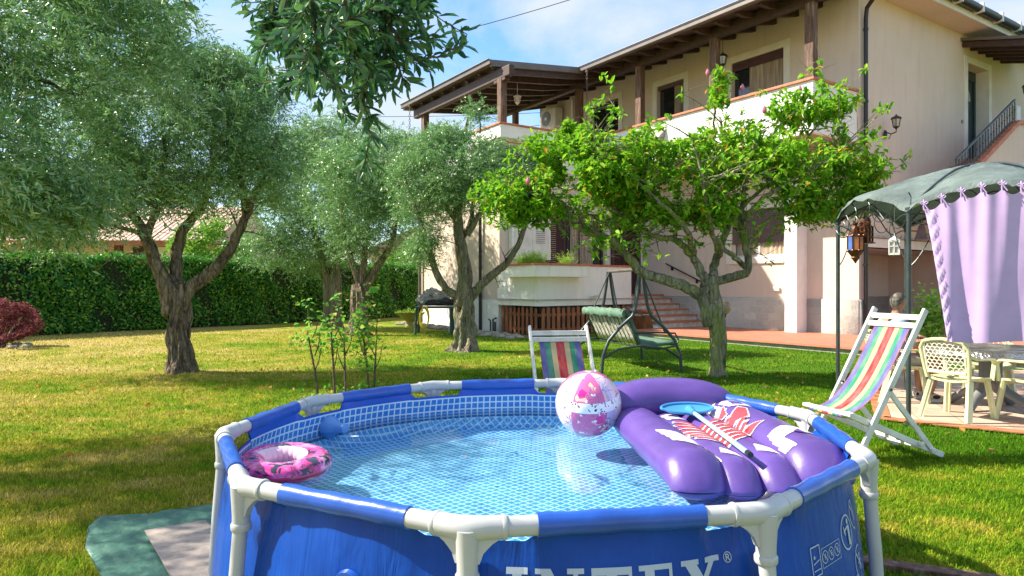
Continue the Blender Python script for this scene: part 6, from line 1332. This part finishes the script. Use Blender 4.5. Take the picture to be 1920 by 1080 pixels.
# near olive, trunk outside the left edge; its boughs fill the upper left
tb_ = np.array([-7.4, 5.4, 0]); trunk = ([tb_, tb_+[0, 0, .2], tb_+[.05, 0, .9], tb_+[.1, 0, 1.7]], [.4, .28, .24, .2])
limbs = [([tb_+[.1, 0, 1.6], (-6.6, 5.7, 2.6), (-5.8, 5.9, 3.5), (-5.0, 6.0, 4.1)], .15, .03), ([tb_+[.1, 0, 1.6], (-7.2, 4.4, 2.8), (-6.4, 3.8, 3.8)], .13, .03), ([(-5.8, 5.9, 3.5), (-5.0, 6.6, 3.6), (-4.4, 7.0, 3.4)], .05, .015)]
crowns = [(2100, (-5.9, 6.2, 3.75), (2.1, 2.1, 1.5), .05, .15), (500, (-4.3, 6.6, 4.4), (1.2, 1.1, .7), .05, .1), (420, (-4.6, 6.0, 2.35), (.9, 1.2, .5), .0, .1), (300, tuple(at(80, 380, 6.4)), (1.0, .8, .40), .0, .1), (260, tuple(at(180, 90, 6.4)), (1.2, .9, .6), .0, .1), (200, (-6.6, 3.6, 4.0), (1.8, 1.4, .8), .2, .1)]
tree('near olive tree whose leafy boughs fill the upper left corner', 'olive_tree', OG, tb_, limbs, crowns, M['bark'], M['olive'], .078, .019, 16, .42, .4, trunk, 8, .7)
# olive behind the camera: boughs hanging into the top of the picture
tb_ = np.array([-2.1, -.9, 0]); t = empty('olive_tree', tb_, 'dark olive boughs hanging down into the top of the view, nearest of all the trees', 'tree', OG); mb = MB()
mb.tube([tb_, tb_+[0, 0, .3], tb_+[.1, .1, 1.2], tb_+[.15, .15, 1.9]], [.32, .22, .19, .17], 16, wob=.12)
def hb_(u, v, y): return at(u, v, y)
bough = [([tb_+[.15, .15, 1.8], (-1.8, .2, 2.7), (-1.3, 1.2, 3.1), (-.9, 2.0, 2.9), (-.72, 2.2, 2.55)], .12, .02), ([(-1.3, 1.2, 3.1), (-1.0, 2.2, 2.9), hb_(560, -40, 2.4), hb_(560, 60, 2.4), hb_(575, 150, 2.4)], .03, .004),
         ([(-.9, 2.0, 2.9), hb_(660, -60, 2.2), hb_(668, 50, 2.2), hb_(680, 150, 2.2), hb_(690, 230, 2.2), hb_(694, 320, 2.2)], .012, .002), ([(-.9, 2.0, 2.9), hb_(700, -80, 2.2), hb_(740, -10, 2.2), hb_(765, 10, 2.2), hb_(800, 5, 2.2)], .012, .002),
         ([hb_(690, -60, 2.2), hb_(715, 20, 2.2), hb_(745, 70, 2.2), hb_(780, 118, 2.2), hb_(830, 100, 2.2), hb_(868, 82, 2.2)], .010, .002), ([hb_(600, -60, 2.3), hb_(620, 60, 2.3), hb_(625, 150, 2.3), hb_(650, 225, 2.3)], .01, .002),
         ([hb_(520, -50, 2.5), hb_(505, 30, 2.5), hb_(490, 70, 2.5)], .008, .002), ([hb_(540, -60, 2.5), hb_(530, 60, 2.5), hb_(545, 130, 2.5), hb_(535, 170, 2.5)], .008, .002), ([hb_(700, -30, 2.3), hb_(720, 60, 2.3), hb_(745, 130, 2.3), hb_(770, 160, 2.3)], .008, .002),
         ([hb_(575, -60, 2.0), hb_(590, 40, 2.0), hb_(600, 110, 2.0), hb_(560, 170, 2.0)], .008, .002), ([hb_(640, -60, 2.0), hb_(650, 30, 2.05), hb_(665, 90, 2.1), hb_(715, 150, 2.1)], .008, .002), ([hb_(610, -40, 2.4), hb_(640, 30, 2.4), hb_(690, 60, 2.35), hb_(730, 110, 2.3)], .008, .002),
         ([hb_(330, -60, 2.6), hb_(345, -10, 2.6), hb_(350, 15, 2.6)], .006, .002), ([tb_+[.15, .15, 1.8], (-2.9, .3, 2.9), (-3.4, 1.4, 3.5)], .11, .03), ([(-2.9, .3, 2.9), (-2.6, 1.6, 3.5), (-2.2, 2.3, 3.6)], .05, .02)]
LB, LD, LR = [], [], []
def dress(Q, gap, off=.0):
    seg = np.linalg.norm(np.diff(Q, axis=0), axis=1).sum(); n = max(3, int(seg/gap)); idx = np.linspace(off*len(Q), len(Q)-1.001, n)
    for i, f in enumerate(idx):
        k = int(f); T = Q[min(k+1, len(Q)-1)]-Q[max(0, k-1)]; T /= np.linalg.norm(T)+1e-9; s = np.cross(T, (.3, 1, .2)); s /= np.linalg.norm(s); s2 = np.cross(T, s); a = (i % 2)*math.pi/2+rng.normal(0, .4)
        for sg in (-1, 1):
            d = T*.75+(s*math.cos(a)+s2*math.sin(a))*sg*.75+rng.normal(0, .14, 3); d /= np.linalg.norm(d); LB.append(Q[k]); LD.append(d)
for i, (P, r0, r1) in enumerate(bough):
    Q = limb(mb, P, r0, r1, 8, .05, 8)
    if i in (0, 13, 14): continue
    dress(Q, .020, .15)
    if i in (12,): continue
    for _ in range(12 if i not in (3, 4, 2) else (15 if i == 2 else 7)):
        k = rng.integers(int(len(Q)*.1), int(len(Q)*(.62 if i in (2, 4) else .9))); b = Q[k]; d = rng.normal(0, 1, 3)*[1, .8, .5]+[0, 0, -.75]; d /= np.linalg.norm(d); l = rng.uniform(.08, .20); kk = rng.normal(0, .2, 3)
        if i != 2 and (b+d*l)[2] < CAMZ+(HZ-185)*(b+d*l)[1]/FPX: continue
        if i == 2 and (b+d*l)[2] < CAMZ+(HZ-300)*(b+d*l)[1]/FPX: continue
        W_ = np.array([b+d*l*s+kk*l*s*s for s in np.linspace(0, 1, 8)]); mb.tube(W_, .0018, 4, cap=False); dress(W_, .021)
mb.build('trunk', M['bark'], t, smooth=True)
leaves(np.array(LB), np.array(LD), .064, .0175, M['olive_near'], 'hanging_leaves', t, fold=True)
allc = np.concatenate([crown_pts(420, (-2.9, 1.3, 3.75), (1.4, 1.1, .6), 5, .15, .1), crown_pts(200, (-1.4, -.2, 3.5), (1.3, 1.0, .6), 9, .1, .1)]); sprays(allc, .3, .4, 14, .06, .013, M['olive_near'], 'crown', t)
# ------------------------------------------------------------------ magnolia
Y = 11.0; b0 = at(1345, 706, Y); b0[2] = 0; t = empty('magnolia_tree', b0, 'wide spreading magnolia with bright green leaves, a few pink buds and a mossy twisted trunk', 'tree'); mb = MB()
mb.tube([b0+[0, 0, -.04], b0+[0, 0, .04], b0+[-.01, 0, .2], b0+[-.02, 0, .6], b0+[-.05, 0, 1.0], b0+[-.08, 0, 1.35], b0+[-.06, 0, 1.6]], [.22, .14, .108, .098, .10, .10, .08], 16, wob=.06)
mb.tube([b0+[.06, 0, .1], b0+[.07, -.03, .6], b0+[.02, -.05, 1.1], b0+[-.06, -.02, 1.5]], [.07, .075, .07, .05], 12, wob=.05)
LM = [([A(1330, 610), A(1318, 555), A(1280, 535), A(1205, 512), A(1175, 480), A(1150, 450), A(1100, 435), A(1070, 420), A(1068, 395), A(1040, 370), A(980, 360)], .11, .022),
      ([A(1325, 560), A(1320, 528), A(1350, 525), A(1400, 512), A(1405, 478), A(1388, 440), A(1392, 390), A(1400, 320), A(1420, 250)], .10, .022), ([A(1330, 540), A(1312, 505), A(1300, 480), A(1270, 450), A(1215, 440), A(1160, 400), A(1110, 350)], .085, .02),
      ([A(1335, 520), A(1345, 480, .3), A(1365, 430, .5), A(1380, 380, .5), A(1360, 300, .5), A(1350, 220, .5)], .08, .02), ([A(1395, 470), A(1440, 410), A(1500, 395), A(1550, 400), A(1600, 378)], .045, .012), ([A(1388, 430), A(1420, 380, -.3), A(1480, 340, -.4), A(1540, 310, -.4), A(1575, 280, -.3)], .045, .012),
      ([A(1340, 300, .4), A(1338, 230, .2), A(1345, 170), A(1348, 140)], .025, .007), ([A(1300, 480), A(1290, 430, -.4), A(1240, 380, -.6), A(1180, 330, -.6), A(1110, 280, -.5)], .05, .014), ([A(1350, 480), A(1330, 420, -.5), A(1320, 350, -.8), A(1300, 260, -.8)], .05, .014),
      ([A(1100, 435), A(1060, 380, .3), A(1000, 350, .4), A(940, 370, .4)], .025, .01), ([A(1392, 390), A(1450, 330, .5), A(1530, 240, .6), A(1560, 190, .6)], .035, .012), ([A(1180, 330, -.6), A(1130, 300, -.3), A(1108, 262, -.2)], .02, .008), ([A(1205, 512), A(1180, 490), A(1150, 450)], .05, .03),
      ([A(1398, 500), A(1360, 470, -.2), A(1320, 420, -.3), A(1290, 400)], .05, .015)]
QS = [limb(mb, P, r0, r1, 10, .07, 6) for P, r0, r1 in LM]; E2 = []
for qi, Q in enumerate(QS): E2 += twigs(mb, Q[len(Q)//3:], 16 if qi != 6 else 6, .75 if qi != 6 else .2, .012 if qi != 6 else .005, 2, .1)
mb.build('trunk', M['barkm'], t, smooth=True)
cl = [(A(1110, 330), (1.1, 1.0, .55), 150), (A(960, 370), (.65, .6, .45), 80), (A(1250, 340), (1.2, 1.1, .7), 190), (A(1250, 265), (.8, .8, .28), 45), (A(1420, 310), (1.15, 1.1, .62), 200), (A(1545, 320), (.9, .9, .65), 150), (A(1630, 350), (.45, .5, .35), 45), (A(1510, 205), (.7, .7, .30), 60),
      (A(1347, 175), (.16, .2, .33), 12), (A(1565, 205), (.33, .35, .14), 18), (A(1050, 270), (.55, .5, .3), 50), (A(1110, 280), (.4, .4, .35), 40), (A(1330, 400), (.9, .9, .3), 60), (A(1000, 400), (.5, .5, .25), 40), (A(1170, 400), (.9, .8, .3), 70), (A(1540, 390), (.7, .7, .25), 50), (A(1070, 240), (.16, .2, .12), 10)]
cen_ = np.concatenate([crown_pts(int(n*2.9), c, r_, 31+i, .05, .1) for i, (c, r_, n) in enumerate(cl)]+[np.array(E2)[::2]])
B, D = [], []
for c in cen_:
    ax = rng.normal(0, 1, 3)*[1, 1, .5]+[0, 0, .7]; ax /= np.linalg.norm(ax); k = rng.integers(5, 9)
    for j in range(k):
        s = np.cross(ax, rng.normal(0, 1, 3)); s /= np.linalg.norm(s); d = ax*rng.uniform(-.1, .8)+s; d[2] -= .35; d /= np.linalg.norm(d); B.append(c+ax*rng.uniform(-.10, .04)); D.append(d)
B = np.array(B); D = np.array(D); up = np.cross(np.cross(D, (0, 0, 1.)), D)+rng.normal(0, .35, D.shape); pick = rng.random(len(B)) < .965
leaves(B[pick], D[pick], .118, .056, M['magnolia'], 'crown', t, fold=True, nrm=up[pick]); leaves(B[~pick], D[~pick], .115, .055, M['magyellow'], 'yellow_leaves', t, fold=True, nrm=up[~pick])
M['bud'] = mat('pink magnolia bud', (.55, .14, .26), .5, .2, 20, .1)
for (u, v) in ((1110, 300), (1327, 137), (1392, 165), (1433, 207), (990, 340), (1500, 168)):
    c = A(u, v, -.6 if v > 200 else 0); m = MB(); m.lathe(c, [(.008, -.05), (.03, -.03), (.036, 0), (.028, .03), (.01, .065)], 8); m.build('bud', M['bud'], t, smooth='auto')
# ------------------------------------------------------------------ hedge
hp = [(-22, 9.5), (-13.8, 19.7), (-8.34, 26.9), (-4.3, 32.2)]; hd_ = empty('hedge', (-10, 24.5, 0), 'tall clipped green hedge along the left boundary of the lawn', 'hedge'); V = []; mb = MB(); Bl, Nl = [], []
for (a, b) in zip(hp[:-1], hp[1:]):
    a = np.array(a); b = np.array(b); d = b-a; Ln = np.linalg.norm(d); d /= Ln; nn = np.array([d[1], -d[0]]); n = int(Ln*(2300 if a[0] > -21 else 900))
    s = rng.uniform(0, Ln, n); h = rng.uniform(0, 1, n); top = h > .72; Z = np.where(top, 2.30, rng.uniform(.05, 2.32, n)); dep = np.where(top, rng.uniform(0, 1.1, n), 0)
    bump_ = .10*np.sin(s*2.1)+.06*np.sin(s*5.3+Z*3)+.05*np.sin(Z*5+s)+rng.normal(0, .05, n); P = np.stack([a[0]+d[0]*s-nn[0]*dep+nn[0]*bump_*(~top), a[1]+d[1]*s-nn[1]*dep+nn[1]*bump_*(~top), Z+.05*np.sin(s*3)+np.where(top, rng.normal(.02, .05, n), 0)], 1); Bl.append(P)
    Nl.append(np.where(top[:, None], [0, 0, 1.], np.array([nn[0], nn[1], .35])[None]))
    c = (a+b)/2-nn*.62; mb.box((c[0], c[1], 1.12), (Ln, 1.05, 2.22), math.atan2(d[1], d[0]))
P = np.concatenate(Bl); ns = 2600; k = rng.integers(0, len(P), ns*6); k = k[P[k, 2] > 2.26][:ns]; extra = P[k]+np.stack([rng.normal(0, .04, len(k)), rng.normal(0, .04, len(k)), rng.uniform(0, .16, len(k))], 1); P = np.concatenate([P, extra]); Nl.append(np.tile([0.3, -.3, .6], (len(k), 1)))
N_ = np.concatenate(Nl)+rng.normal(0, .55, P.shape); D = rng.normal(0, 1, P.shape); D -= N_*((D*N_).sum(1)/(N_*N_).sum(1))[:, None]; D /= np.linalg.norm(D, axis=1)[:, None]
leaves(P, D, .12, .058, M['hedge'], 'foliage', hd_, nrm=N_); M['hedgecore'] = mat('dark hedge core', (.015, .030, .008), .95, .5, 14, .8, 20, .05); mb.build('dark_core', M['hedgecore'], hd_)  # solid dark core fills the hedge behind its leaf layer
# ------------------------------------------------------------------ bushes beyond the hedge
def bush(name, label, base, rad, n, leaf, wid, m, cat='bush', group=None, trunkm='bark2'):
    base = np.array(base, float); t = empty(name, base, label, cat, group); mb = MB()
    for k in range(5): a = k*1.26; mb.tube([base+[.04*math.cos(a), .04*math.sin(a), -.02], base+[rad[0]*.35*math.cos(a), rad[1]*.35*math.sin(a), rad[2]*.7], base+[rad[0]*.7*math.cos(a), rad[1]*.7*math.sin(a), rad[2]*1.3]], [.04*rad[0]+.01, .02*rad[0]+.006, .008], 6)
    mb.build('trunk', M[trunkm], t); C_ = crown_pts(n, base+[0, 0, rad[2]*1.15], rad, int(abs(base[0]*13)) % 97, -.1, .5); leafcloud(C_, n, leaf, wid, m, 'crown', t); return t
M['farleaf'] = leafmat('far tree leaf', (.06, .19, .02), (.14, .32, .03), (.28, .42, .06), None, .4)
bush('tree', 'bright green round tree rising behind the hedge beyond the forked olive', (-12.9, 29.5, 0), (1.9, 1.5, 2.0), 9000, .17, .09, M['farleaf'], 'tree'); bush('tree', 'small bright green tree beyond the far end of the hedge', (-5.6, 34.0, 0), (1.5, 1.2, 1.5), 6000, .16, .08, M['farleaf'], 'tree')
bush('tree', 'leafy green tree behind the hedge at the far left beside the pink roof', (-27, 34, 0), (3.5, 3, 3.2), 7000, .26, .13, M['farleaf'], 'tree')
# red bush with stones
rb = np.array([-12.05, 16.1, 0]); t = bush('red_bush', 'rounded dark red bush at the left edge of the lawn before the hedge', rb, (.72, .68, .55), 10000, .07, .022, M['red'], 'bush')
for i in range(9):
    a = i*.7; p = rb+[.55*math.cos(a)+.1, .40*math.sin(a)-.1, .03]; mb = MB(); mb.ball(p, (.11+.05*rng.random(), .10, .06), 9, 6); mb.V[0] += rng.normal(0, .010, mb.V[0].shape); tag(mb.build('border_stone', M['rock'], loc=p), 'grey stone in the ring around the foot of the red bush', 'stone', 'stones around the red bush')
# rosemary in the planter
pr = empty('rosemary', hw(6.4, 6.2, 2.05), 'bushy light green rosemary growing in the white terrace planter', 'plant'); C_ = []
for k in range(7): c = hw(5.75+.24*k if k < 6 else 5.8, 6.2-.05*k if k < 6 else 5.2, 2.02); C_.append(np.repeat(c[None], 110, 0)+rng.normal(0, .07, (110, 3))*[1, 1, .3])
C_ = np.concatenate(C_); n = len(C_); D = rng.normal(0, 1, (n, 3))*[.55, .55, .2]+[0, 0, 1]; D /= np.linalg.norm(D, axis=1)[:, None]
nl = 12; tt = np.tile(np.linspace(.1, 1, nl), n)[:, None]; B = np.repeat(C_, nl, 0)+np.repeat(D, nl, 0)*tt*np.repeat(rng.uniform(.16, .46, n), nl)[:, None]; LDm = np.repeat(D, nl, 0)+rng.normal(0, .6, (n*nl, 3)); LDm /= np.linalg.norm(LDm, axis=1)[:, None]; leaves(B, LDm, .05, .014, M['rosem'], 'foliage', pr)
# ------------------------------------------------------------------ roses behind the pool
def rose(u, v, y, htop, label, n, lean=0., side=False, seed=0, low=.45):
    b = at(u, v, y); b[2] = 0; t = empty('rose_bush', b, label, 'rose bush', 'standard roses behind the pool'); mb = MB(); P = [b, b+[lean*.3, 0, htop*.35], b+[lean*.7, .02, htop*.62], b+[lean, .03, htop*.85]]; mb.tube(P, [.017, .014, .012, .008], 8, wob=.1)
    br = []
    for k in range(4):
        a = rng.uniform(0, 6.28); s = np.array(P[2 if k % 2 else 1])+[0, 0, .1*k]; e = s+[.12*math.cos(a), .10*math.sin(a), .28+.1*rng.random()]; mb.tube([s, (s+e)/2+[.02*math.cos(a), 0, -.02], e], [.009, .007, .004], 6); br.append(e)
    for k in range(int(htop*55)):
        z = rng.uniform(.05, .8); i = z*3/.85; q_ = P[int(min(2, i))]; q2 = P[int(min(2, i))+1]; c = q_+(q2-q_)*(i-int(min(2, i))); a = rng.uniform(0, 6.28); o = np.array([math.cos(a), math.sin(a), .2]); mb.tube([c, c+o*.028], [.004, .0006], 4)
    mb.build('stem', M['twig'], t)
    C_ = np.concatenate([b+[lean, .02, htop*.8]+rng.normal(0, 1, (int(n*.6), 3))*[.10, .09, htop*.12], np.repeat(np.array(br), int(n*.1), 0)+rng.normal(0, .05, (4*int(n*.1), 3))])
    if side: C_ = np.concatenate([C_, b+[lean*.6, 0, htop*.5]+rng.normal(0, 1, (int(n*.7), 3))*[.08, .07, htop*.20]])
    D = rng.normal(0, 1, C_.shape)*[1, 1, .35]; D /= np.linalg.norm(D, axis=1)[:, None]; leaves(C_, D, (.075), .055, M['rose'], 'foliage', t, fold=True, nrm=rng.normal(0, .5, C_.shape)+[0, 0, 1])
rose(597, 745, 8.8, 1.02, 'leftmost rose bush behind the pool, a single thorny stem with reddish tips', 100, -.15)
rose(628, 742, 8.9, 1.0, 'rose bush with a bare straight stem and sparse yellowing top, second from the left', 80, -.06)
rose(648, 741, 9.0, .95, 'rose bush with a straight dark stem and curled brown leaves, third from the left', 70, -.03)
rose(692, 728, 9.5, 1.18, 'tallest rose bush behind the pool, covered in fresh round green leaves', 170, -.12, True)
rose(702, 722, 9.7, .75, 'shortest rose stem at the right of the row, with a few low leaves', 24, .02)
# low yellowish leaves round their feet
for (u, v, y) in ((590, 745, 8.7), (638, 742, 9.1), (690, 726, 9.4)):
    b = at(u, v, y); b[2] = .06; n = 26; C_ = b+rng.normal(0, 1, (n, 3))*[.14, .06, .04]; o = leafcloud(C_, n, .06, .04, M['rose'], 'low_shoots', None, .6, True); tag(o, 'sprig of low yellow green shoots at the foot of the %s rose' % {590: 'leftmost', 638: 'second', 690: 'tallest'}[u], 'shoots')
# fallen leaves, grass
def ground_ok(P):
    x, y = P[:, 0], P[:, 1]; k = (x-PC[0])**2+(y-PC[1])**2 > 1.52**2
    r_ = np.stack([x-HC[0], y-HC[1]], 1); a = r_@dA; b = r_@nA; k &= ~((b < 3.7) & (a < 5.0)); k &= ~((b < 6.8) & (a > 5.0))
    def inp(poly):
        c = np.zeros(len(x), bool); n = len(poly)
        for i in range(n):
            (p, q_), (r2, s2) = poly[i][:2], poly[i-1][:2]
            if q_ == s2: continue
            m = ((q_ > y) != (s2 > y)) & (x < (r2-p)*(y-q_)/(s2-q_)+p); c ^= m
        return c
    k &= ~inp(pp); k &= ~inp([gnd(415, 950), gnd(290, 972), gnd(190, 976), gnd(162, 1000), gnd(157, 1040), gnd(186, 1100), (-1.9, 2.6), (-1.2, 2.2), (1.1, 1.9), (1.2, 3.0), (-.8, 4.2)]); return k
def scatter(n, y0, y1, power=1.):
    out_ = []
    while sum(len(o) for o in out_) < n:
        y = y0+(y1-y0)*rng.random(n*2)**power; u = rng.uniform(-60, 1980, n*2); x = (u-960)*y/FPX; P = np.stack([x, y, np.zeros_like(x)], 1); out_.append(P[ground_ok(P)])
    return np.concatenate(out_)[:n]
def blades(P, h, w, name):
    n = len(P); a = rng.uniform(0, 2*math.pi, n); lean = np.stack([np.cos(a), np.sin(a), np.zeros(n)], 1)*(h*rng.uniform(.2, 1.15, n))[:, None]; H = (h*rng.uniform(.35, 1.1, n))[:, None]; s = np.stack([-np.sin(a), np.cos(a), np.zeros(n)], 1)*w/2
    V = np.stack([P-s, P+s, P+lean*.35+s*.75+[0, 0, 1]*H*.62, P+lean+[0, 0, 1]*H*.92, P+lean*.35-s*.75+[0, 0, 1]*H*.62], 1).reshape(-1, 3); b = np.arange(n)[:, None]*5
    F = np.concatenate([b+[0, 1, 2], b+[0, 2, 4], b+[4, 2, 3]], 0); return V, F, np.tile(rng.uniform(0, 1, n), 3)
parts = [blades(scatter(170000, 2.6, 6.5, .9), .040, .0042, ''), blades(scatter(110000, 6.2, 11.5, .9), .042, .0066, ''), blades(scatter(60000, 11, 22, .8), .045, .012, '')]
off = 0; VV, FF, AA = [], [], []
for V, F, A_ in parts: VV.append(V); FF.append(F+off); AA.append(A_); off += len(V)
tag(npmesh('grass', np.concatenate(VV), np.concatenate(FF), M['blade'], attr=np.concatenate(AA)), 'short mown grass with dry straw patches', 'grass', kind='stuff')
P = scatter(420, 5.5, 14, .8)+[0, 0, .035]; o = leafcloud(P, len(P), .065, .045, M['dryleaf'], 'fallen_leaves', None, 0, True); tag(o, 'scattered dry orange leaves on the lawn', 'fallen leaves', kind='stuff')
